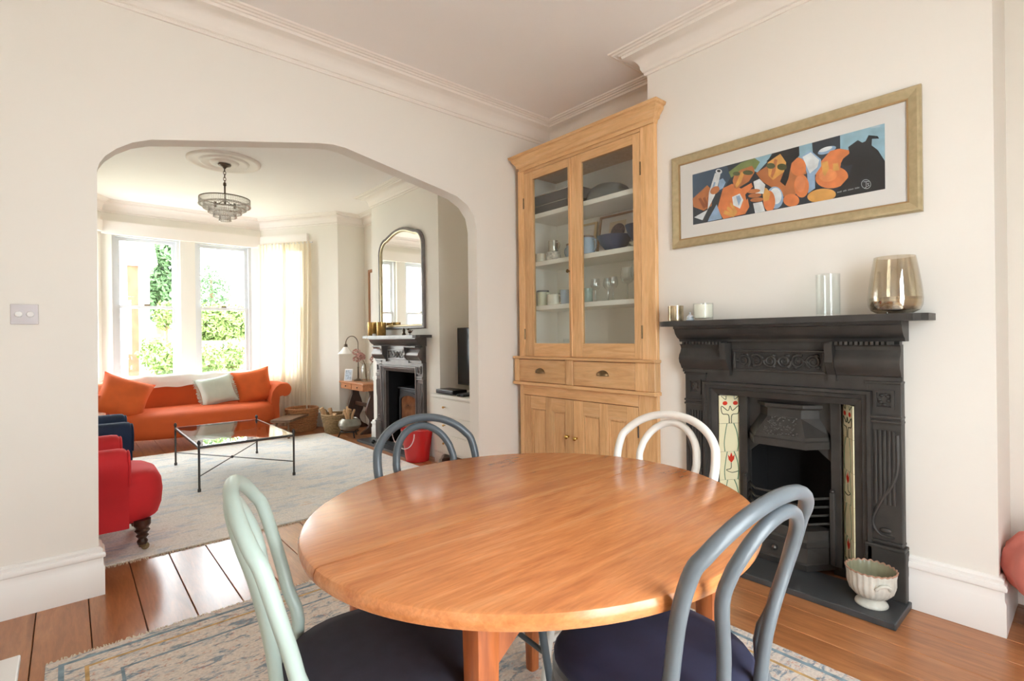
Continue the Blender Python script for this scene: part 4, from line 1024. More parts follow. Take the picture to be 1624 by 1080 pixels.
shape([(370, 670), (430, 642), (456, 690), (430, 757), (378, 732)], WHT); shape([(400, 665), (428, 655), (440, 690), (420, 735)], BLW)
shape([(275, 795), (330, 718), (430, 772), (490, 678), (502, 742), (470, 795), (300, 838)], ORA)
for q in range(3): shape([(300 + q * 25, 800 - q * 38), (312 + q * 25, 770 - q * 30), (390 + q * 10, 800 - q * 10), (380 + q * 10, 825 - q * 12)], OCH)
art.build('painted_sheet', pm_, pcx)
# roundel monogram and hand-written line at the foot of the sheet
LT = plain('chalk_white_ink', S(206, 214, 216), 0.7)
mk = MB(); XP = XR - 0.0092 - 90 * 0.00006
def ink(pts, w):
    for p, q in zip(pts[:-1], pts[1:]):
        d = Vector((q[0] - p[0], q[1] - p[1])); n_ = Vector((-d.y, d.x)).normalized() * w
        mk.ngon([(XP, *sheet(p[0] + n_.x, p[1] + n_.y)), (XP, *sheet(p[0] - n_.x, p[1] - n_.y)), (XP, *sheet(q[0] - n_.x, q[1] - n_.y)), (XP, *sheet(q[0] + n_.x, q[1] + n_.y))])
ink([(1408 + 36 * math.cos(a), 552 + 34 * math.sin(a)) for a in [2 * PI * q / 24 for q in range(25)]], 1.8)
ink([(1388, 535), (1432, 530)], 1.8); ink([(1408, 534), (1408, 578), (1396, 580)], 1.8); ink([(1432, 545), (1416, 548), (1432, 562), (1414, 570)], 1.8)
rr = random.Random(9); x = 1184
for wl in (4, 3, 5, 4):
    for q in range(wl):
        y = 624 - (x - 1184) * 0.24; ink([(x, y), (x + 3, y - 9 - 4 * rr.random()), (x + 6, y - 1)], 0.9); x += 9
    x += 10
x = 1452
for q in range(8):
    y = 128 - (x - 1452) * 0.2; ink([(x, y), (x + 4, y - 12), (x + 8, y)], 0.9); x += 9
mk.build('inked_marks', LT, pcx)
MB().box(XR - 0.0158, XR - 0.0150, PY0 + fw, PY1 - fw, PZ0 + fw, PZ1 - fw).build('glazing', PANE, pcx)

# --- light switch on the dividing wall
sw = thing('dimmer_switch', 'grey double dimmer switch plate on the wall beside the archway', 'light switch', (-0.137, D, 1.272))
MB().box(-0.181, -0.093, D - 0.006, D - 0.0005, 1.228, 1.314, 0.002, 2).build('plate', GREYP, sw)
for x in (-0.155, -0.119):
    MB().lathe([(0.0125, -0.0055), (0.0125, -0.016), (0.011, -0.018), (0.001, -0.0182)], (x, D, 1.271), 22, 'y').build('knob', WHITEP, sw, True)
# --- velvet stool at the foot of the alcove wall
pk = thing('velvet_pouffe', 'dusty pink velvet pouffe peeping out of the alcove past the fireplace', 'stool', (2.88, 0.0, 0))
m = MB(); rings = []
for z, rr_ in ((0.135, 0.13), (0.15, 0.19), (0.19, 0.235), (0.25, 0.255), (0.31, 0.245), (0.36, 0.21), (0.385, 0.15), (0.392, 0.02)):
    rings.append([(2.775 + rr_ * (1 + 0.025 * math.cos(14 * a)) * math.cos(a), 0.02 + rr_ * (1 + 0.025 * math.cos(14 * a)) * math.sin(a), z) for a in [2 * PI * q / 112 for q in range(112)]])
m.loft(rings).build('cushion', PINKV, pk, True, angle=70)
for a in (0.8, 2.3, 3.9, 5.5): MB().lathe([(0.012, 0), (0.018, 0.06), (0.02, 0.14)], (2.775 + 0.12 * math.cos(a), 0.02 + 0.12 * math.sin(a), 0), 10).build('leg', DARKW, pk, True)
# --- low white unit in the corner nearest the hall wall
wc = thing('white_side_unit', 'low white painted unit standing at the end of the dining rug', 'cabinet', (-0.3, 1.7, 0))
p = AZ(33, 1037, 0.28); q = AZ(0, 1047, 0.28)
MB().box(-0.62, p.x, p.y - 0.42, p.y, 0.262, 0.28, 0.004, 2).build('top', WHITEP, wc)
MB().box(-0.60, p.x - 0.012, p.y - 0.41, p.y - 0.01, 0.03, 0.262, 0.002, 1).build('carcase', TRIM, wc)
MB().box(-0.58, p.x - 0.03, p.y - 0.40, p.y - 0.03, 0.0, 0.03).build('plinth', TRIM, wc)
# ================================================================== SITTING ROOM
RT = 0.0095     # top of the rug
# --- ceiling rose and chandelier
rc = AZ(356, 256, CEILB)
rs = MB().lathe([(0.30, 0.0), (0.298, -0.012), (0.285, -0.022), (0.265, -0.020), (0.25, -0.010), (0.205, -0.010), (0.195, -0.022), (0.18, -0.026), (0.165, -0.016), (0.12, -0.014), (0.11, -0.028), (0.09, -0.032), (0.06, -0.024), (0.001, -0.024)], (0, 0, 0), 56).build('ceiling_rose', PLASTER, None, True, angle=50)
rs.location = (rc.x, rc.y, CEILB); tag(rs, 'round moulded plaster ceiling rose above the chandelier', 'ceiling rose')
ch = thing('chandelier', 'tiered crystal drop chandelier hanging from the ceiling rose', 'chandelier', (rc.x, rc.y, CEILB - 0.032))
zc0 = CEILB - 0.032
ztop = AY(357, 316, rc.y).z; zbot = AY(357, 351, rc.y).z
MB().lathe([(0.055, 0.0), (0.052, -0.008), (0.02, -0.02), (0.008, -0.035)], (rc.x, rc.y, zc0), 24).build('ceiling_cup', BRONZE, ch, True)
m = MB()
for i in range(5):
    z = zc0 - 0.045 - i * 0.028
    ringp = [(rc.x + (0.010 * math.cos(a) if i % 2 else 0), rc.y + (0 if i % 2 else 0.010 * math.cos(a)), z + 0.018 * math.sin(a)) for a in [2 * PI * q / 12 for q in range(12)]]
    m.tube(ringp, 0.0028, 6, True)
m.build('chain', BRONZE, ch, True)
zr0 = zc0 - 0.045 - 5 * 0.028 + 0.01
MB().lathe([(0.012, 0.012), (0.014, -0.012), (0.007, -0.02), (0.007, ztop - zr0 - 0.01)], (rc.x, rc.y, zr0), 14).build('stem', BRONZE, ch, True)
hh = ztop - zbot; rnd = random.Random(4)
R0 = 0.205
tiers = [(R0, 0.0, 0.36), (R0 * 0.83, 0.20, 0.30), (R0 * 0.64, 0.40, 0.27), (R0 * 0.44, 0.60, 0.24), (R0 * 0.22, 0.78, 0.22)]
for i, (r_, f0, fl_) in enumerate(tiers):
    z = ztop - f0 * hh
    MB().tube([(rc.x + r_ * math.cos(a), rc.y + r_ * math.sin(a), z) for a in [2 * PI * q / 40 for q in range(40)]], 0.0045 if i == 0 else 0.002, 6, True).build('tier_ring', BRONZE, ch, True)
    m = MB(); n = max(10, int(2 * PI * r_ / 0.0145))
    for q in range(n):
        a = 2 * PI * q / n; x, y = rc.x + r_ * math.cos(a), rc.y + r_ * math.sin(a); zz = z - 0.004
        nb = 4
        for b in range(nb):
            s = fl_ * hh / (nb + 0.6); zz2 = zz - (b + 0.5) * s; big = 1.35 if b == nb - 1 else 0.85
            m.ball((x, y, zz2), 0.0065 * big, 0.0065 * big, s * 0.55 * (1.15 if b == nb - 1 else 0.9), 6, 4)
    d = m.build('crystal_drops', CRYSTAL, ch); d['kind'] = 'stuff'
m = MB()
for a in (0.3, 2.4, 4.5):
    m.tube([(rc.x, rc.y, ztop - 0.01), (rc.x + 0.09 * math.cos(a), rc.y + 0.09 * math.sin(a), ztop - 0.05)], 0.004, 6); m.lathe([(0.010, -0.02), (0.012, 0.0), (0.010, 0.03)], (rc.x + 0.09 * math.cos(a), rc.y + 0.09 * math.sin(a), ztop - 0.05), 10)
    m.tube([(rc.x, rc.y, ztop - 0.002), (rc.x + R0 * math.cos(a), rc.y + R0 * math.sin(a), ztop)], 0.003, 6)
m.build('lamp_arm', BRONZE, ch, True)

# --- overmantel mirror
mr = thing('overmantel_mirror', 'tall arched overmantel mirror in a worn grey and gilt frame', 'mirror', (XR, 4.83, 1.245))
MY0, MY1, MZ0, MZ1 = 4.365, 5.315, 1.245, 2.245
def mirror_outline(inset):
    a, b, z0, z1 = MY0 + inset, MY1 - inset, MZ0 + inset, MZ1 - inset; R = 0.17 - inset * 0.6; pts = [(a, z0), (b, z0)]
    for i in range(7):
        t = PI / 2 * i / 6; pts.append((b - R + R * math.cos(t), z1 - R + R * math.sin(t)))
    for i in range(1, 8):
        t = i / 8; pts.append((b - R + (a - b + 2 * R) * t, z1 + 0.065 * math.sin(PI * t)))
    for i in range(7):
        t = PI / 2 + PI / 2 * i / 6; pts.append((a + R + R * math.cos(t), z1 - R + R * math.sin(t)))
    return pts
def mring(inset, d): return [(XR - d, y, z) for y, z in mirror_outline(inset)]
MB().loft([mring(0, 0.002), mring(0, 0.022), mring(0.008, 0.034), mring(0.022, 0.036), mring(0.030, 0.028), mring(0.030, 0.002)], False, True).build('frame', plain('grey_frame_paint', S(120, 114, 112), 0.4, 0.3, var=0.15, scale=20), mr, True, angle=35)
MB().loft([mring(0.030, 0.002), mring(0.030, 0.0285), mring(0.040, 0.026), mring(0.048, 0.016), mring(0.048, 0.002)], False, True).build('gilt_slip', GILT, mr, True, angle=35)
MB().ngon(mring(0.047, 0.012)).build('glass', MIRROR, mr)

# --- sitting-room fireplace with stove
fpB, bx2, k2 = fireplace('burnished cast-iron fireplace surround holding the log stove', 4.86, XR, 0.495, 1.18, False, 'stove_fireplace')
hb = MB().box(2.44, XR - 0.001, 4.40, 5.50, 0.0, 0.0245, 0.003, 2).build('hearth_slab', SLATE); tag(hb, 'dark slate hearth slab before the log stove', 'hearth')
st = thing('log_stove', 'small black log stove with arched glass door inside the fireplace', 'stove', (2.86, 4.86, 0))
sy0, sy1 = 4.62, 5.10
MB().box(2.76, 3.0, sy0, sy1, 0.09, 0.60, 0.012, 2).build('body', BLACKM, st)
MB().box(2.745, 3.005, sy0 - 0.012, sy1 + 0.012, 0.60, 0.618, 0.006, 2).build('top_plate', BLACKM, st)
dpts = [(sy0 + 0.03, 0.15), (sy1 - 0.03, 0.15)] + [(4.86 + 0.21 * math.cos(a), 0.50 + 0.07 * math.sin(a)) for a in [PI * q / 12 for q in range(13)]][::-1][::-1]
def dring(s, x): return [(x, 4.86 + (y - 4.86) * s, 0.35 + (z - 0.35) * s) for y, z in dpts]
sd = MB().loft([dring(1.0, 2.76), dring(1.0, 2.742), dring(0.84, 2.742), dring(0.84, 2.76)], False, True).build('door', BLACKM, st)
MB().ngon(dring(0.85, 2.752)).build('door_glass', plain('stove_glass_reflection', S(110, 72, 48), 0.08, var=0.5, scale=9, coat=0.5), sd)  # brown tint is a wood reflection painted into the glass
MB().tube([(2.735, sy0 + 0.03, 0.36), (2.70, sy0 + 0.03, 0.36), (2.70, sy0 + 0.03, 0.28)], 0.007, 8).build('handle', STEEL, sd, True)
for x in (2.79, 2.97):
    for y in (sy0 + 0.04, sy1 - 0.04): MB().lathe([(0.016, 0), (0.012, 0.05), (0.02, 0.095)], (x, y, 0.0), 10).build('leg', BLACKM, st, True)
# things on that mantel
MZB = 1.1805
def votive(label, y, r_, h, loc_x=2.57):
    o = MB().lathe([(r_ * 0.86, 0), (r_ * 0.9, 0.004), (r_, h), (r_ - 0.004, h), (r_ * 0.86, 0.012), (0.001, 0.01)], (0, 0, 0), 36, 'z', 18, 0.02).build('votive_holder', plain('amber_lustre_%d' % int(y * 100), S(190, 150, 82), 0.2, 0.5, var=0.3, scale=20), None, True, angle=70)
    o.location = (loc_x, y, MZB); tag(o, label, 'candle holder')
votive('tall amber ribbed glass votive at the window end of the mantel', 5.34, 0.058, 0.15)
votive('shorter amber ribbed glass votive beside the taller one', 5.12, 0.052, 0.145, 2.565)
bd = thing('bird_ornament', 'little dark metal bird perched on the mantel edge nearest the television', 'ornament', (2.56, 4.50, MZB))
MB().ball((2.56, 4.50, MZB + 0.035), 0.018, 0.034, 0.018).ball((2.56, 4.532, MZB + 0.058), 0.012).lathe([(0.012, 0), (0.004, 0.006), (0.003, 0.022)], (2.56, 4.50, MZB), 10).build('body', BRONZE, bd, True)
MB().tube([(2.56, 4.47, MZB + 0.04), (2.56, 4.435, MZB + 0.05)], lambda t: 0.008 - 0.004 * t, 6).build('tail', BRONZE, bd, True)
MB().lathe([(0.005, 0), (0.001, 0.016)], (2.56, 4.543, MZB + 0.058), 8, 'y').build('beak', BRONZE, bd, True)
o = MB().lathe([(0.016, 0), (0.020, 0.01), (0.012, 0.025), (0.016, 0.05), (0.006, 0.07), (0.001, 0.074)], (0, 0, 0), 14).build('figurine', BRONZE, None, True); o.location = (2.56, 4.62, MZB); tag(o, 'tiny bronze turned figurine beside the metal bird', 'ornament')
o = MB().lathe([(0.02, 0), (0.022, 0.004), (0.022, 0.018), (0.018, 0.022), (0.001, 0.022)], (0, 0, 0), 16).build('tealight', WHITEP, None, True); o.location = (2.535, 5.225, MZB); tag(o, 'white tealight between the two amber votives', 'candle')
# red bucket and the fire tool
bk = thing('bucket', 'glossy red bucket with a pale wire handle beside the hearth', 'bucket', (2.48, 4.245, 0))
bkc = (2.48, 4.245, 0.0)
MB().lathe([(0.105, 0), (0.110, 0.004), (0.148, 0.285), (0.154, 0.29), (0.154, 0.302), (0.146, 0.302), (0.142, 0.285), (0.104, 0.012), (0.001, 0.01)], bkc, 36).build('pail', REDB, bk, True)
pth = [(bkc[0] - 0.152 * math.cos(q) * 0.2 - 0.150, bkc[1] + 0.152 * math.cos(q), 0.28 - 0.15 * math.sin(q)) for q in [PI * i / 16 for i in range(17)]]
MB().tube(pth, 0.0035, 6).build('handle', WHITEP, bk, True)
ft = thing('fire_poker', 'black fire poker with a ball knob lying on the stove hearth', 'poker', (2.5, 5.2, 0.0245))
p = AZ(592, 700, 0.05)
MB().ball((p.x, p.y, 0.047), 0.022).build('knob', BLACKM, ft, True); MB().tube([(p.x, p.y, 0.047), (p.x + 0.09, p.y - 0.12, 0.034), (p.x + 0.12, p.y - 0.45, 0.030)], 0.005, 8).build('rod', BLACKM, ft, True)

# --- media unit, television and boxes
tvu = thing('media_unit', 'white painted chest of drawers with bracket feet in the near alcove', 'cabinet', (2.8, 3.67, 0))
cx0, cy0, cy1 = 2.565, 3.215, 4.105
MB().box(cx0 + 0.01, 3.02, cy0, cy1, 0.10, 0.605).build('carcase', CONSW, tvu); MB().box(cx0 - 0.008, 3.025, cy0 - 0.01, cy1 + 0.012, 0.605, 0.632, 0.004, 2).build('top', CONSW, tvu)
for i in range(3):
    z0 = 0.115 + i * 0.162
    d = MB().box(cx0, cx0 + 0.012, cy0 + 0.02, cy1 - 0.02, z0, z0 + 0.154, 0.003, 1).build('drawer', CONSW, tvu)
    for y in (3.42, 3.90): MB().lathe([(0.005, 0), (0.005, -0.012), (0.011, -0.02), (0.009, -0.026), (0.001, -0.028)], (cx0, y, z0 + 0.085), 12, 'x').build('knob', BRASS, d, True)
for y0, s in ((cy1 - 0.02, -1), (cy0 + 0.02, 1)):
    MB().prism([(cx0 + 0.005, y0, 0.0), (cx0 + 0.005, y0 + s * 0.07, 0.0), (cx0 + 0.005, y0 + s * 0.075, 0.035), (cx0 + 0.005, y0 + s * 0.10, 0.05), (cx0 + 0.005, y0 + s * 0.12, 0.08), (cx0 + 0.005, y0 + s * 0.16, 0.10), (cx0 + 0.005, y0, 0.10)], (0.03, 0, 0)).build('foot', CONSW, tvu)
    MB().box(2.96, 3.0, y0, y0 + s * 0.05, 0.0, 0.10).build('foot', CONSW, tvu)
tv = thing('television', 'black flat television standing on the white chest of drawers', 'television', (2.86, 3.66, 0.632))
MB().box(2.84, 2.875, 3.23, 4.09, 0.70, 1.245, 0.006, 2).build('casing', BLACKP, tv); MB().box(2.8385, 2.8405, 3.245, 4.075, 0.718, 1.232).build('screen', plain('dark_screen', S(38, 40, 44), 0.15), tv)
MB().box(2.84, 2.87, 3.63, 3.70, 0.64, 0.71).box(2.75, 2.95, 3.46, 3.86, 0.6325, 0.642, 0.003, 1).build('stand', BLACKP, tv)
sb = thing('set_top_box', 'flat black set-top box on the white chest under the television', 'set-top box', (2.67, 3.93, 0.632))
MB().box(2.585, 2.742, 3.80, 4.08, 0.639, 0.676, 0.006, 2).build('case', BLACKP, sb); MB().box(2.582, 2.5855, 3.82, 4.06, 0.655, 0.661).build('display_strip', plain('grey_strip', S(110, 112, 116), 0.3), sb)
for y in (3.83, 4.05): MB().box(2.63, 2.65, y - 0.01, y + 0.01, 0.6325, 0.6395).build('foot', BLACKP, sb)
for (y, a, lab) in ((3.735, 0.25, 'slim black remote control lying next to the set-top box'), (3.67, 0.1, 'second black remote, closest to the archway jamb, on the white chest')):
    t = thing('remote_control', lab, 'remote', (2.66, y, 0.6325), a)
    MB().box(-0.075, 0.075, -0.02, 0.02, 0.0, 0.022, 0.006, 2).build('case', BLACKP, t, False, True)
    q = MB()
    for i in range(5):
        for j in range(2): q.box(-0.055 + i * 0.02, -0.043 + i * 0.02, -0.012 + j * 0.014, -0.002 + j * 0.014, 0.0215, 0.0235)
    q.build('buttons', MATS['grey_strip'], t, False, True)

# --- lyre console, lamp, vase, photograph
ds = thing('console_table', 'small wooden console table on dark lyre legs in the far alcove', 'table', (2.81, 6.1, 0))
DZ = 0.615; ey0, ey1, ex0, ex1 = 5.74, 6.46, 2.635, 2.985
MB().box(ex0, ex1, ey0, ey1, DZ - 0.022, DZ, 0.005, 2).build('top', MIDW, ds); MB().box(ex0 + 0.02, ex1 - 0.02, ey0 + 0.03, ey1 - 0.03, DZ - 0.095, DZ - 0.022).build('frieze', MIDW, ds)
for y in (5.93, 6.27):
    d = MB().box(ex0 + 0.012, ex0 + 0.02, y - 0.155, y + 0.155, DZ - 0.09, DZ - 0.026, 0.002, 1).build('drawer', MIDW, ds)
    MB().ball((ex0 + 0.006, y, DZ - 0.058), 0.009).build('knob', DARKW, d, True)
for y in (5.84, 6.36):
    pr_ = smooth_path([(0.06, DZ - 0.095, 0), (0.045, DZ - 0.16, 0), (0.075, DZ - 0.25, 0), (0.10, DZ - 0.36, 0), (0.05, DZ - 0.46, 0), (0.08, DZ - 0.54, 0), (0.15, 0.03, 0), (0.17, 0.0, 0)], 5)
    pts = [(2.81 - p.x, y - 0.018, p.y) for p in pr_] + [(2.81 + p.x, y - 0.018, p.y) for p in pr_[::-1]]
    MB().prism(pts, (0, 0.036, 0)).build('lyre_leg', DARKW, ds)
MB().box(2.795, 2.825, 5.85, 6.35, 0.30, 0.345, 0.004, 1).build('stretcher', DARKW, ds)
lp = thing('desk_lamp', 'swan-neck lamp with white opal shade on the console table', 'lamp', (2.80, 6.24, DZ))
lx, ly = 2.80, 6.24
MB().lathe([(0.055, 0.0), (0.056, 0.01), (0.03, 0.02), (0.012, 0.03), (0.010, 0.16), (0.013, 0.17), (0.008, 0.18), (0.007, 0.36)], (lx, ly, DZ + 0.0005), 20).build('base', BRONZE, lp, True)
sd_ = Vector((-0.62, 0.78, 0)); pth = []
for i in range(15):
    a = PI * i / 14; c = Vector((lx, ly, DZ + 0.47)) + sd_ * 0.085
    pth.append(c - sd_ * 0.085 * math.cos(a) * 1.0 + Vector((0, 0, 0.10 * math.sin(a))))
pth = [Vector((lx, ly, DZ + 0.34))] + pth
MB().tube(pth, 0.006, 8).build('swan_neck', BRONZE, lp, True)
sp = pth[-1]
MB().lathe([(0.020, 0.0), (0.026, -0.03), (0.022, -0.045)], tuple(sp), 16).build('lamp_holder', BRONZE, lp, True)
MB().lathe([(0.020, -0.03), (0.028, -0.045), (0.060, -0.085), (0.098, -0.125), (0.096, -0.125), (0.058, -0.088), (0.02, -0.05)], tuple(sp), 28, cap=False).build('shade', OPAL, lp, True)
vz = thing('glass_jar_vase', 'big clear glass jar on the console table', 'vase', (2.845, 6.05, DZ))
MB().lathe([(0.001, 0.006), (0.082, 0.006), (0.086, 0.02), (0.086, 0.17), (0.07, 0.205), (0.062, 0.225), (0.065, 0.225), (0.074, 0.205), (0.09, 0.17), (0.09, 0.015), (0.084, 0.0), (0.001, 0.0)], (2.845, 6.05, DZ + 0.0005), 28).build('jar', GLASS, vz, True)
fw_ = thing('dried_flowers', 'dusty pink dried hydrangea stems standing in the glass jar', 'flowers', (2.845, 6.05, DZ + 0.008))
rnd = random.Random(12)
for i in range(7):
    a = rnd.random() * 6.28; r1 = 0.04 * rnd.random(); r2 = 0.05 + 0.06 * rnd.random(); zt = DZ + 0.27 + 0.10 * rnd.random()
    bx_, by_ = 2.845 + r1 * math.cos(a), 6.05 + r1 * math.sin(a); hx, hy = 2.845 + r2 * math.cos(a), 6.05 + r2 * math.sin(a)
    if i < 3: hx -= 0.03; hy += 0.04
    MB().tube([(bx_, by_, DZ + 0.009), ((bx_ + hx) / 2 * 0.6 + 2.845 * 0.4, (by_ + hy) / 2 * 0.6 + 6.05 * 0.4, DZ + 0.2), (hx, hy, zt)], 0.0025, 5).build('stem', STEMM, fw_)
    m = MB()
    for q in range(90):
        u = rnd.random() * 2 - 1; t = rnd.random() * 6.28; s = math.sqrt(1 - u * u) * 0.048
        c = Vector((hx + s * math.cos(t), hy + s * math.sin(t), zt + u * 0.036)); e1 = Vector((rnd.random() - .5, rnd.random() - .5, rnd.random() - .5)).normalized() * 0.011; e2 = e1.orthogonal().normalized() * 0.009
        m.add([c + e1, c + e2, c - e1, c - e2], [(0, 1, 2, 3)])
    m.build('flower_head', DRIED, fw_)
pf = thing('photo_frame', 'small white photograph frame propped beside the lamp', 'photo frame', (2.69, 6.30, DZ), math.radians(-52))
def tilt_box(mb, x0, x1, y0, y1, z0, z1):
    mb.box(x0, x1, y0, y1, z0, z1); mb.v = [(x, y + 0.2 * z, z) for x, y, z in mb.v]; return mb
tilt_box(MB(), -0.055, 0.055, -0.005, 0.005, 0.002, 0.15).build('frame', WHITEP, pf, False, True); tilt_box(MB(), -0.042, 0.042, -0.0062, -0.005, 0.014, 0.138).build('photograph', plain('bluish_photo', S(176, 186, 198), 0.5, var=0.5, scale=40), pf, False, True)
tilt_box(MB(), -0.01, 0.01, 0.005, 0.01, 0.002, 0.12).build('easel', WHITEP, pf, False, True)
wf = thing('wall_picture', 'tall brown wooden framed picture on the alcove wall above the console', 'picture', (XA, 6.08, 1.2))
a0, a1, b0, b1 = 5.72, AX(584, 450, XA - 0.02).y, 1.22, AX(586, 428, XA - 0.02).z
q = MB().sweep([(0, 0.001), (0, 0.024), (0.03, 0.028), (0.04, 0.012), (0.04, 0.001)], [(a0, b0), (a0, b1), (a1, b1), (a1, b0)], True, -1); q.v = [(XA - d, y, z) for (y, z, d) in q.v]; q.build('frame', plain('brown_frame', S(158, 112, 78), 0.45), wf)
MB().box(XA - 0.010, XA - 0.001, a0 + 0.04, a1 - 0.04, b0 + 0.04, b1 - 0.04).build('print', MOUNT, wf)

# --- low bench, baskets, pot
bn = thing('low_bench', 'low narrow brown wooden bench with splayed peg legs by the curtain', 'bench', (2.1, 6.1, RT))
BZ = 0.225
c1, c2 = AZ(458, 667, BZ), AZ(506, 650, BZ); ax_ = (c2 - c1); ax_.z = 0; ln_ = ax_.length; ax_.normalize(); pv = Vector((-ax_.y, ax_.x, 0))
if pv.y < 0: pv = -pv
def BP(u, v, z): w = c1 + ax_ * u + pv * v; return (w.x, w.y, z)
ol = [(0.03, 0), (ln_ - 0.03, 0), (ln_, 0.04), (ln_, 0.19), (ln_ - 0.03, 0.23), (0.03, 0.23), (0, 0.19), (0, 0.04)]
MB().prism([BP(u, v, BZ - 0.028) for u, v in ol], (0, 0, 0.028)).build('seat_board', OAKD, bn)
for u, v in ((0.09, 0.05), (ln_ - 0.09, 0.05), (0.09, 0.18), (ln_ - 0.09, 0.18)):
    su = -1 if u < ln_ / 2 else 1; sv = -1 if v < 0.1 else 1; zf = RT if BP(u + su * 0.05, v + sv * 0.03, 0)[1] < 6.24 else 0.0
    MB().tube([BP(u, v, BZ - 0.026), BP(u + su * 0.05, v + sv * 0.03, zf + 0.001)], lambda t: 0.013 + 0.004 * math.sin(PI * t), 10).build('leg', OAKD, bn, True)
def basket(label, c, r0, r1, h, mat, handles, name='wicker_basket'):
    t = thing(name, label, 'basket', (c[0], c[1], c[2]))
    m = MB(); rows = 12
    for i in range(rows):
        z = c[2] + (i + 0.5) / rows * h; r_ = r0 + (r1 - r0) * (i + 0.5) / rows
        m.tube([(c[0] + (r_ + 0.005 * math.cos(12 * a + PI * (i % 2))) * math.cos(a), c[1] + (r_ + 0.005 * math.cos(12 * a + PI * (i % 2))) * math.sin(a), z) for a in [2 * PI * q / 48 for q in range(48)]], h / rows * 0.52, 5, True)
    m.build('weave', mat, t, True)
    m = MB()
    for q in range(24):
        a = 2 * PI * q / 24; m.tube([(c[0] + r0 * math.cos(a), c[1] + r0 * math.sin(a), c[2] + 0.003), (c[0] + r1 * math.cos(a), c[1] + r1 * math.sin(a), c[2] + h)], 0.005, 5)
    m.build('stakes', mat, t, True)
    MB().tube([(c[0] + r1 * math.cos(a), c[1] + r1 * math.sin(a), c[2] + h + 0.006) for a in [2 * PI * q / 40 for q in range(40)]], 0.012, 8, True).build('rim', mat, t, True)
    MB().lathe([(r0, 0.002), (r0, 0.012)], c, 24).build('base', mat, t)
    for a in handles:
        cc = Vector((c[0] + r1 * math.cos(a), c[1] + r1 * math.sin(a), c[2] + h)); sv = Vector((-math.sin(a), math.cos(a), 0))
        MB().tube([cc + sv * 0.06 * math.cos(q) + Vector((0, 0, 0.055 * math.sin(q))) for q in [PI * i / 10 for i in range(11)]], 0.008, 8).build('handle', mat, t, True)
    return t
basket('round chestnut wicker basket behind the low bench', (2.25, 6.70, 0.0), 0.155, 0.19, 0.27, WICKERR, ())
bL = (2.505, 6.215, 0.0)
basket('grey-brown wicker log basket with a loop handle before the console', bL, 0.13, 0.175, 0.22, WICKER, (2.2, 5.3))
for i in range(5):
    ang = 2 * PI * i / 5 + 0.4; tl = 1.15 - 0.06 * (i % 2); ln = 0.25 + 0.03 * (i % 3); r_ = 0.028 - 0.003 * (i % 2)
    d = Vector((math.cos(ang) * math.cos(tl), math.sin(ang) * math.cos(tl), math.sin(tl))); c = Vector((bL[0] + 0.055 * math.cos(ang), bL[1] + 0.055 * math.sin(ang), 0.03))
    o = MB().tube([c, c + d * ln], r_, 7).build('split_log', LOG, None)
    tag(o, 'pale split log poking out of the grey-brown basket', 'log', 'logs in the basket')
pt = thing('cauldron', 'squat pewter-grey pot on a low iron trivet in front of the console', 'pot', (2.50, 5.76, 0))
pc = (2.49, 5.80, 0.0)
m = MB().tube([(pc[0] + 0.10 * math.cos(a), pc[1] + 0.10 * math.sin(a), 0.075) for a in [2 * PI * q / 24 for q in range(24)]], 0.007, 6, True)
for a in (0.5, 2.6, 4.7): m.tube([(pc[0] + 0.10 * math.cos(a), pc[1] + 0.10 * math.sin(a), 0.075), (pc[0] + 0.13 * math.cos(a), pc[1] + 0.13 * math.sin(a), 0.004)], 0.008, 6)
m.build('trivet', BLACKM, pt, True)
MB().lathe([(0.06, 0.082), (0.105, 0.10), (0.13, 0.145), (0.12, 0.19), (0.09, 0.215), (0.085, 0.222), (0.08, 0.215), (0.11, 0.185), (0.12, 0.145), (0.09, 0.105), (0.001, 0.095)], pc, 28).build('pot', plain('pewter', S(132, 126, 114), 0.4, 0.6, var=0.2, scale=20), pt, True)
kn = [(-0.03, 0.02, 0.24), (0.03, -0.01, 0.25), (0.0, 0.04, 0.28)]
for i, (dx, dy, zz) in enumerate(kn):
    o = MB().tube([(pc[0] + dx * 0.5, pc[1] + dy * 0.5, 0.11), (pc[0] + dx, pc[1] + dy, zz), (pc[0] + dx * 1.8, pc[1] + dy * 1.8, zz + 0.07)], lambda t: 0.018 - 0.006 * t, 7).build('kindling_stick', LOG, None); tag(o, 'pale stick of kindling standing in the pewter pot', 'kindling', 'kindling in the pot')

# --- coffee table
ct = thing('coffee_table', 'low glass-topped coffee table on thin dark metal legs with crossed rods', 'table', (1.1, 5.05, RT))
x0, x1, y0, y1, zt = 0.742, 1.432, 4.48, 5.60, 0.352
CTM = plain('gunmetal', S(84, 82, 80), 0.35, 0.8)
for x in (x0, x1):
    for y in (y0, y1): MB().lathe([(0.012, RT), (0.012, 0.03), (0.008, 0.034), (0.008, zt + 0.012), (0.012, zt + 0.016), (0.013, zt + 0.028), (0.007, zt + 0.042), (0.001, zt + 0.046)], (x, y, 0), 14).build('leg', CTM, ct, True)
MB().box(x0, x1, y0 - 0.007, y0 + 0.007, zt - 0.016, zt + 0.002).box(x0, x1, y1 - 0.007, y1 + 0.007, zt - 0.016, zt + 0.002).box(x0 - 0.007, x0 + 0.007, y0, y1, zt - 0.016, zt + 0.002).box(x1 - 0.007, x1 + 0.007, y0, y1, zt - 0.016, zt + 0.002).build('top_rail', CTM, ct)
MB().box(x0 + 0.007, x1 - 0.007, y0 + 0.007, y1 - 0.007, zt - 0.006, zt + 0.003).build('glass_top', thin_glass('tabletop_glass', (0.84, 0.86, 0.87, 1), 0.10, 0.0, 0.8), ct)
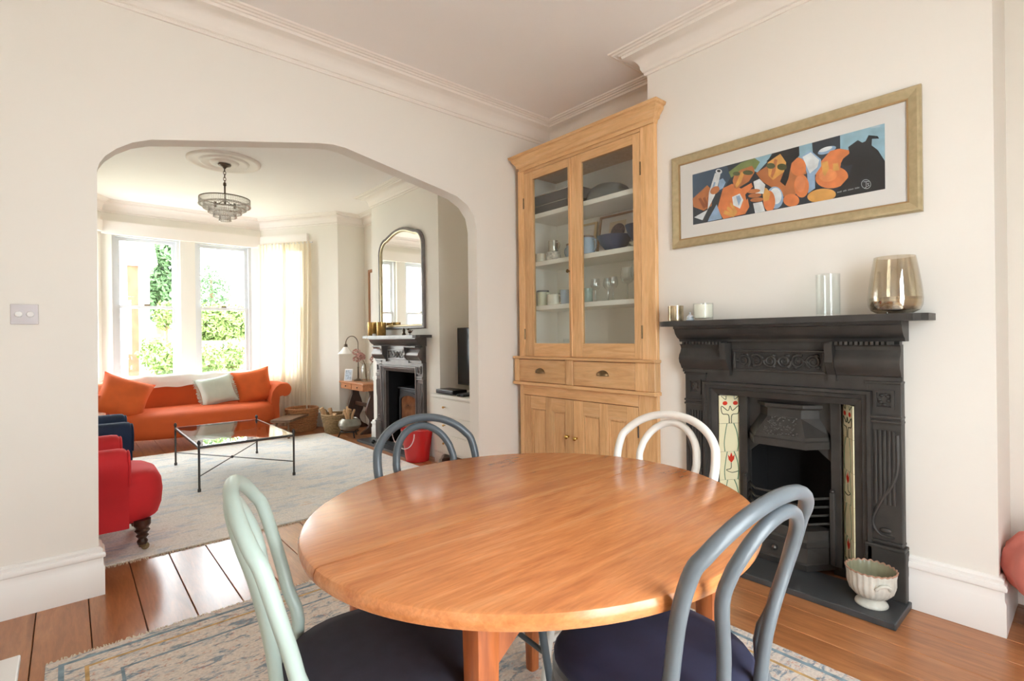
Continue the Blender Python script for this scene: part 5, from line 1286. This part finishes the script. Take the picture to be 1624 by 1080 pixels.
for a, b in (((x0, y0), (x1, y1)), ((x0, y1), (x1, y0))): MB().tube([(a[0], a[1], 0.125), (b[0], b[1], 0.125)], 0.0045, 8).build('cross_rod', CTM, ct, True)
MB().ball(((x0 + x1) / 2, (y0 + y1) / 2, 0.125), 0.013).build('boss', CTM, ct, True)

# --- sofa
sf = thing('sofa', 'long burnt-orange velvet sofa with scrolled arms set in the bay', 'sofa', (1.02, 6.85, 0))
sx0, sx1 = 0.31, 1.99
def seat_ring(x):
    t = (x - (sx0 + sx1) / 2) / ((sx1 - sx0) / 2)
    e = max(0.0, 1 - abs(t) ** 6)
    yf = 6.44 + 0.16 * t * t + 0.22 * (1 - e) ; yb = 7.16; zt_ = 0.395 - 0.02 * t * t; zb = 0.115
    pts = []
    for (fx, fz) in ((0, 0.0), (0.02, 0.0), (0.0, 0.15), (-0.004, 0.55), (0.01, 0.78), (0.045, 0.93), (0.11, 1.0)):
        pts.append((x, yf + fx * (1 if fx else 1) + (0.02 if fz == 0.0 and fx == 0 else 0), zb + fz * (zt_ - zb)))
    pts = [(x, yf + 0.035, zb), (x, yf + 0.008, zb + 0.02), (x, yf - 0.004, zb + 0.09), (x, yf, zb + 0.17), (x, yf + 0.02, zb + 0.225), (x, yf + 0.06, zt_ - 0.018), (x, yf + 0.13, zt_), (x, yf + 0.35, zt_ + 0.012), (x, yb, zt_), (x, yb, zb)]
    return pts
n = 36
xs = [sx0 + (sx1 - sx0) * (0.5 - 0.5 * math.cos(PI * i / n)) for i in range(n + 1)]
MB().loft([seat_ring(x) for x in xs]).build('seat', SOFA, sf, True, angle=50)
def back_ring(x):
    t = (x - 1.15) / 1.0; y = 7.14 - 0.05 * t * t; zt_ = 0.735 - 0.03 * t * t
    return [(x, y, 0.12), (x, y - 0.015, 0.40), (x, y + 0.0, 0.62), (x, y - 0.005, zt_ - 0.03), (x, y + 0.03, zt_), (x, y + 0.09, zt_ - 0.01), (x, y + 0.13, zt_ - 0.06), (x, y + 0.12, 0.12)]
MB().loft([back_ring(0.34 + 1.62 * i / 24) for i in range(25)]).build('backrest', SOFA, sf, True, angle=50)
for s, xa in ((1, 1.93), (-1, 0.37)):
    prof = []
    # cross-section of the arm in x-z: upright that rolls outward into a scroll
    core = [(-0.05, 0.12), (-0.05, 0.44), (-0.035, 0.52), (0.01, 0.585), (0.07, 0.612)]
    scr = [(0.125 + 0.075 * math.cos(a), 0.535 + 0.078 * math.sin(a)) for a in [PI / 2 - i * (1.55 * PI) / 12 for i in range(13)]]
    tail = [(0.055, 0.46), (0.045, 0.36), (0.05, 0.12)]
    poly = core + scr[1:10] + tail
    rings = []
    for y, sc in ((6.70, 0.93), (6.712, 0.98), (6.74, 1.0), (7.16, 1.0), (7.2, 0.97)):
        rings.append([(xa + s * (u if True else 0) * sc + s * (1 - sc) * 0.05, y, 0.12 + (z - 0.12) * (0.5 + sc / 2)) for u, z in poly])
    MB().loft(rings).build('arm', SOFA, sf, True, angle=45)
for x in (0.44, 1.85):
    for y in (6.72, 7.12): MB().lathe([(0.014, 0.0), (0.018, 0.03), (0.028, 0.1), (0.03, 0.118)], (x, y, 0.0), 14).build('leg', DARKW, sf, True)
def cushion(name, label, px, py, y, w, h, t, yawd, rolld, lean, mat, fringe=False):
    c = AY(px, py, y); ya = math.radians(yawd); ro = math.radians(rolld); le = math.radians(lean)
    fx = Vector((math.cos(ya), math.sin(ya), 0)); fn = Vector((-math.sin(ya), math.cos(ya), 0))
    upv = Vector((0, 0, 1)) * math.cos(le) + fn * math.sin(le); nv = fn * math.cos(le) - Vector((0, 0, 1)) * math.sin(le)
    a1 = fx * math.cos(ro) + upv * math.sin(ro); a2 = upv * math.cos(ro) - fx * math.sin(ro)
    m = MB(); pillow(m, c, a1, a2, nv, w, h, t)
    if not fringe:
        o = m.build(name, mat, None, True, angle=80); return tag(o, label, 'cushion')
    r = thing(name, label, 'cushion', tuple(c)); m.build('cover', mat, r, True, angle=80)
    q = MB(); rn = random.Random(2)
    for i in range(40):
        v = (i / 39 * 2 - 1) * h / 2 * 0.95
        for sd in (-1, 1):
            p = c + a1 * (sd * w / 2 * 0.9) + a2 * v; e = p + a1 * (sd * (0.025 + 0.02 * rn.random())) + a2 * (0.012 * (rn.random() - 0.5))
            q.tube([p, e], 0.003, 4)
    q.build('tassel_edge', mat, r)['kind'] = 'stuff'; return r
cushion('sofa_cushion', 'large burnt-orange cushion slumped at the armchair end of the sofa', 196, 630, 6.80, 0.48, 0.46, 0.20, 12, -24, 24, SOFAD)
cushion('sofa_cushion', 'burnt-orange cushion propped against the scrolled arm by the curtain', 402, 612, 6.93, 0.44, 0.44, 0.17, -6, 9, 18, SOFAD)
cushion('sofa_cushion', 'pale green linen cushion with tasselled edges on the sofa', 344, 619, 6.90, 0.40, 0.36, 0.15, 4, 10, 22, MINTF, True)
cushion('sofa_cushion', 'peach striped cushion half hidden behind the large orange one', 152, 632, 6.95, 0.40, 0.36, 0.14, 10, 4, 14, PEACHF)
# white throw over the sofa back
th = thing('throw_blanket', 'white cotton throw folded along the top of the sofa back', 'blanket', (1.0, 7.16, 0.72))
def throw(i, j):
    x = 0.36 + 1.46 * i; t = (x - 1.15); y = 7.14 - 0.05 * t * t; zt_ = 0.735 - 0.03 * t * t
    a = -0.75 + j * 2.3; wob = 0.006 * math.sin(9 * i * 3 + 4 * j) + 0.004 * math.sin(40 * i)
    cross = [(-0.022, -0.115), (-0.026, -0.05), (-0.012, 0.014), (0.035, 0.032), (0.095, 0.022), (0.148, -0.04), (0.148, -0.16)]
    f = j * 6; k_ = min(5, int(f)); u = f - k_
    return (x, y + cross[k_][0] * (1 - u) + cross[k_ + 1][0] * u - wob, zt_ + cross[k_][1] * (1 - u) + cross[k_ + 1][1] * u + wob)
def throw_in(i, j):
    p = throw(i, j); return (p[0], p[1] + (0.006 if j < 0.5 else -0.006), p[2] - 0.006)
m = MB(); m.grid(throw, 60, 18); m.build('cloth', THROW, th, True, angle=70)
q = MB(); rn = random.Random(6)
for sd in (0.0, 1.0):
    for i in range(18):
        p = Vector(throw(sd, i / 17 * 0.7)); e = p + Vector(((1 if sd else -1) * (0.05 + 0.03 * rn.random()), -0.01, -0.012 - 0.02 * rn.random())); q.tube([p, (p + e) / 2 + Vector((0, 0, 0.004)), e], 0.0045, 5)
q.build('tassels', plain('peach_tassel', S(216, 150, 116), 0.9), th)

# --- armchairs facing the coffee table
def armchair(label, dx, dy, vel, sl=0.41):
    t = thing('armchair', label, 'armchair', (-0.05 + dx, 3.66 + dy, RT), 0)
    def W(p): return (p[0] + dx, p[1] + dy, p[2])
    # seat: rounded bulging front towards +x
    rings = []
    for z, s in ((0.165, 0.86), (0.185, 0.94), (0.24, 0.985), (0.31, 1.0), (0.37, 0.985), (0.41, 0.94), (0.432, 0.85), (0.442, 0.6), (0.445, 0.1)):
        q = []
        for k in range(40):
            a = 2 * PI * k / 40; c_, s_ = math.cos(a), math.sin(a); e = (abs(c_) ** 4 + abs(s_) ** 4) ** -0.25
            q.append(W((-(0.41 - sl) + sl * s * c_ * e, 3.665 + 0.262 * s * s_ * e, z)))
        rings.append(q)
    MB().loft(rings).build('seat', vel, t, True, angle=70)
    for s, ya in ((-1, 3.40), (1, 3.93)):
        poly = [(0.055, 0.17), (0.06, 0.44), (0.075, 0.50)] + [(0.0 + 0.088 * math.cos(a), 0.515 + 0.072 * math.sin(a)) for a in [-0.1 + i * (1.15 * PI) / 10 for i in range(11)]] + [(-0.07, 0.43), (-0.05, 0.40), (-0.05, 0.17)]
        rings = []
        for x, sc in ((-0.42, 0.96), (-0.40, 1.0), (0.195, 1.0), (0.222, 0.985), (0.236, 0.93)):
            rings.append([W((x, ya + (-s) * u * sc * 1.0, 0.17 + (z - 0.17) * (0.3 + 0.7 * sc))) for u, z in poly])
        MB().loft(rings).build('arm', vel, t, True, angle=50)
        MB().tube([W((0.238, ya + (-s) * u * 0.95, 0.17 + (z - 0.17) * 0.955)) for u, z in poly[1:-1]], 0.006, 6).build('arm_piping', vel, t, True)
    rings = []
    for z, o, th_ in ((0.17, 0.0, 0.10), (0.45, -0.02, 0.12), (0.65, -0.06, 0.12), (0.80, -0.09, 0.10), (0.86, -0.10, 0.05)):
        rings.append([W((-0.46 + o + th_ * a, 3.665 + b, z)) for a, b in ((0, -0.30), (1.0, -0.27), (1.15, 0.0), (1.0, 0.27), (0, 0.30), (-0.25, 0.0))])
    MB().loft(rings).build('backrest', vel, t, True, angle=60)
    for (x, y) in ((0.30, 3.455), (0.30, 3.875)):
        lg = MB().lathe([(0.022, 0.045), (0.026, 0.06), (0.018, 0.075), (0.030, 0.09), (0.022, 0.10), (0.036, 0.118), (0.028, 0.13), (0.040, 0.15), (0.040, 0.178)], W((x, y, 0)), 18).build('leg', DARKW, t, True, angle=25)
        MB().lathe([(0.016, 0.03), (0.020, 0.046), (0.010, 0.05)], W((x, y, 0)), 12).lathe([(0.018, -0.010), (0.020, 0.0), (0.018, 0.010)], W((x + 0.012, y, RT + 0.0205)), 14, 'y').build('castor', ABRASS, lg, True)
    for (x, y) in ((-0.40, 3.45), (-0.40, 3.88)): MB().lathe([(0.018, RT + 0.001), (0.026, 0.175)], W((x, y, 0)), 10).build('leg', DARKW, t, True)
    return t
armchair('scarlet velvet armchair with turned castored legs beside the archway', 0.0, 0.0, REDV)
armchair('navy blue armchair standing between the red armchair and the sofa', 0.10, 1.10, NAVYC, 0.33)

# --- curtain on the right-hand bay window
SHEER, nt, b = newmat('sheer_cream_voile'); nt.nodes.remove(b)
out = nt.nodes['Material Output']; d_ = N(nt, 'ShaderNodeBsdfDiffuse'); d_.inputs['Color'].default_value = S(236, 226, 206); tr = N(nt, 'ShaderNodeBsdfTranslucent'); tr.inputs['Color'].default_value = S(238, 229, 212)
tp = N(nt, 'ShaderNodeBsdfTransparent'); m1 = N(nt, 'ShaderNodeMixShader'); m1.inputs[0].default_value = 0.30; m2 = N(nt, 'ShaderNodeMixShader'); m2.inputs[0].default_value = 0.04
L(nt, d_.outputs[0], m1.inputs[1]); L(nt, tr.outputs[0], m1.inputs[2]); L(nt, m1.outputs[0], m2.inputs[1]); L(nt, tp.outputs[0], m2.inputs[2]); L(nt, m2.outputs[0], out.inputs['Surface'])
cu = thing('curtain', 'long sheer cream curtain gathered over the angled bay window by the sofa', 'curtain', (2.25, 7.1, 0))
A = Vector((BI1, YF)); B = Vector((BX1, BY)); dd = (A - B).normalized(); nn = Vector((-dd.y, dd.x)); nn = nn if nn.y < 0 else -nn
def drape(u0, u1, folds, amp, z0, z1, flare):
    def fn(i, j):
        z = z1 + (z0 - z1) * j; u = u0 + (u1 - u0) * i + flare * j * j * (0.5 - i) * 0.0 - flare * j * j
        am = amp * (0.55 + 0.6 * j); ph = 2 * PI * folds * i + 0.8 * math.sin(3 * j + 5 * i)
        o = 0.065 + am * math.sin(ph) + 0.35 * am * math.sin(2.3 * ph + 1) + 0.03 * j * j
        p = B + dd * u + nn * o; return (p.x, p.y, z)
    return fn
MB().grid(drape(0.03, 0.46, 7, 0.020, 0.004, 2.44, 0.0), 120, 26).build('drop', SHEER, cu, True, angle=80)
MB().grid(drape(0.42, 0.86, 8, 0.026, 0.004, 2.44, 0.02), 130, 26).build('drop', SHEER, cu, True, angle=80)
p = B + nn * 0.055; q = B + dd * 0.88 + nn * 0.055
MB().tube([(p.x, p.y, 2.425), (q.x, q.y, 2.425)], 0.008, 8).build('rod', WINW, cu)
# ================================================================== OUTSIDE
GRASS = plain('lawn', S(160, 162, 142), 0.95, var=0.3, scale=3)
LEAF = plain('leaf_green', S(120, 140, 76), 0.7, var=0.3, scale=3)
LEAFD = plain('leaf_deep_green', S(88, 116, 74), 0.7, var=0.3, scale=3)
RENDERW = plain('white_render', S(236, 236, 234), 0.9)
TERRA = plain('terracotta', S(150, 72, 48), 0.8, var=0.25, scale=6)
FENCEM = wood('fence_board', S(196, 176, 150), S(212, 194, 168), S(224, 208, 184), (4, 4, 0.6), 0.85, True, 10)
ROOFM = plain('roof_tile', S(150, 136, 130), 0.9, var=0.15, scale=6)
g = MB().box(-14, 18, BY + 0.14, 34, -0.45, -0.35).build('ground', GRASS); struct(g)
struct(MB().box(-6, 8, YN - 12, YN - 0.125, -0.16, -0.08).build('ground', plain('pale_bounce_paving', S(232, 229, 223), 0.9, var=0.05, scale=2)))  # unseen ground outside the added doors, made pale to bounce daylight upward
def canopy(name, label, c, rx, ry, rz, n, mat, trunk, cat='tree', leaf=0.09, seed=1):
    t = thing(name, label, cat, (c[0], c[1], -0.35)); rn = random.Random(seed); m = MB()
    for i in range(n):
        u = rn.random() * 2 - 1; a = rn.random() * 6.283; s = math.sqrt(1 - u * u); f = 0.55 + 0.45 * rn.random() ** 0.5
        f *= 0.82 + 0.25 * math.sin(5 * a + 3 * u) * math.cos(4 * u)
        p = Vector((c[0] + rx * f * s * math.cos(a), c[1] + ry * f * s * math.sin(a), max(-0.3, c[2] + rz * f * u)))
        e1 = Vector((rn.random() - .5, rn.random() - .5, rn.random() - .5)).normalized() * leaf; e2 = e1.orthogonal().normalized() * leaf * 0.6
        m.add([p + e1, p + e2, p - e1, p - e2], [(0, 1, 2, 3)])
    o = m.build('foliage', mat, t); o['kind'] = 'stuff'
    if trunk: MB().tube([(c[0], c[1], -0.36), (c[0] + 0.05, c[1], c[2] - rz * 0.3), (c[0], c[1], c[2] + rz * 0.4)], lambda q: trunk * (1 - 0.6 * q), 8).build('trunk', STEMM, t, True)
    else: MB().tube([(c[0], c[1], -0.36), (c[0], c[1], c[2])], 0.03, 6).build('stem', STEMM, t)
    return t
a = AY(252, 430, 22); canopy('leafy_tree', 'tall light green tree beside the white house', (a.x, 22, a.z), 1.1, 1.0, 1.9, 3200, LEAFD, 0.16, leaf=0.13, seed=2)
a = AY(334, 462, 26); canopy('leafy_tree', 'small bluish green tree far behind the hedge', (a.x, 26, a.z), 0.95, 0.9, 1.3, 1200, LEAFD, 0.12, seed=3)
a = AY(356, 518, 14.4); canopy('garden_hedge', 'bushy yellow-green hedge growing behind the fence', (a.x, 14.4, a.z), 1.0, 0.42, 0.62, 3200, LEAF, 0, 'hedge', 0.07, 20)
for i, (px, py, y) in enumerate(((264, 500, 14.6), (247, 560, 12), (270, 574, 10.6), (332, 574, 10.8), (368, 566, 11.6))):
    a = AY(px, py, y); canopy('garden_shrub', ['low pale shrub at the foot of the tall tree', 'loose green shrub on the lawn below the white house', 'small rounded shrub on the lawn close to the mullion', 'leafy plant growing in front of the wooden fence', 'second leafy plant in front of the wooden fence'][i], (a.x, y, max(a.z, 0.0)), 0.30, 0.28, 0.38, 620, LEAF, 0, 'shrub', 0.05, 40 + i)
# fence: each board a piece
f0, f1 = AY(300, 545, 13), AY(425, 545, 13)
fn_ = thing('garden_fence', 'pale vertical board fence across the front garden', 'fence', ((f0.x + f1.x) / 2, 13, -0.35))
zt = AY(360, 540, 13).z; nbd = int((f1.x - f0.x) / 0.155); base = None
for i in range(nbd):
    if base is None: base = MB().box(0, 0.148, 0, 0.02, -0.35, zt).build('board', FENCEM, fn_, False, True); o = base
    else: o = base.copy(); COL.objects.link(o)
    o.location = (f0.x + i * 0.155 - (f0.x + f1.x) / 2, 0, 0.35)
MB().box(f0.x, f1.x, 13.02, 13.06, 0.0, 0.08).build('rail', FENCEM, fn_)
# white rendered house opposite
hx1 = AY(237, 450, 15).x
hs2 = thing('neighbour_house', 'white rendered house opposite with a pale tiled roof', 'house', (hx1 - 2.5, 17, -0.35))
zr = AY(200, 418, 15).z
MB().box(hx1 - 6, hx1, 15, 19.5, -0.36, zr).build('walls', RENDERW, hs2)
MB().prism([(hx1 - 6.2, 14.8, zr), (hx1 - 6.2, 17.25, zr + 2.2), (hx1 - 6.2, 19.7, zr)], (6.35, 0, 0)).build('roof', ROOFM, hs2)
a = AY(184, 540, 15); w_ = MB().box(a.x - 0.35, a.x + 0.25, 14.97, 15.0, a.z - 0.5, a.z + 0.5).build('window_frame', WINW, hs2); MB().box(a.x - 0.28, a.x + 0.18, 14.96, 14.97, a.z - 0.43, a.z + 0.43).build('pane', plain('dark_pane', S(120, 132, 146), 0.1), w_)
MB().box(hx1 - 6.1, hx1 + 0.1, 14.8, 14.92, zr - 0.06, zr + 0.06).build('gutter', ROOFM, hs2)
a = AY(211, 500, 14.95)
MB().box(a.x - 0.10, a.x + 0.10, 14.86, 15.0, -0.35, zr).build('brick_pier', TERRA, hs2)
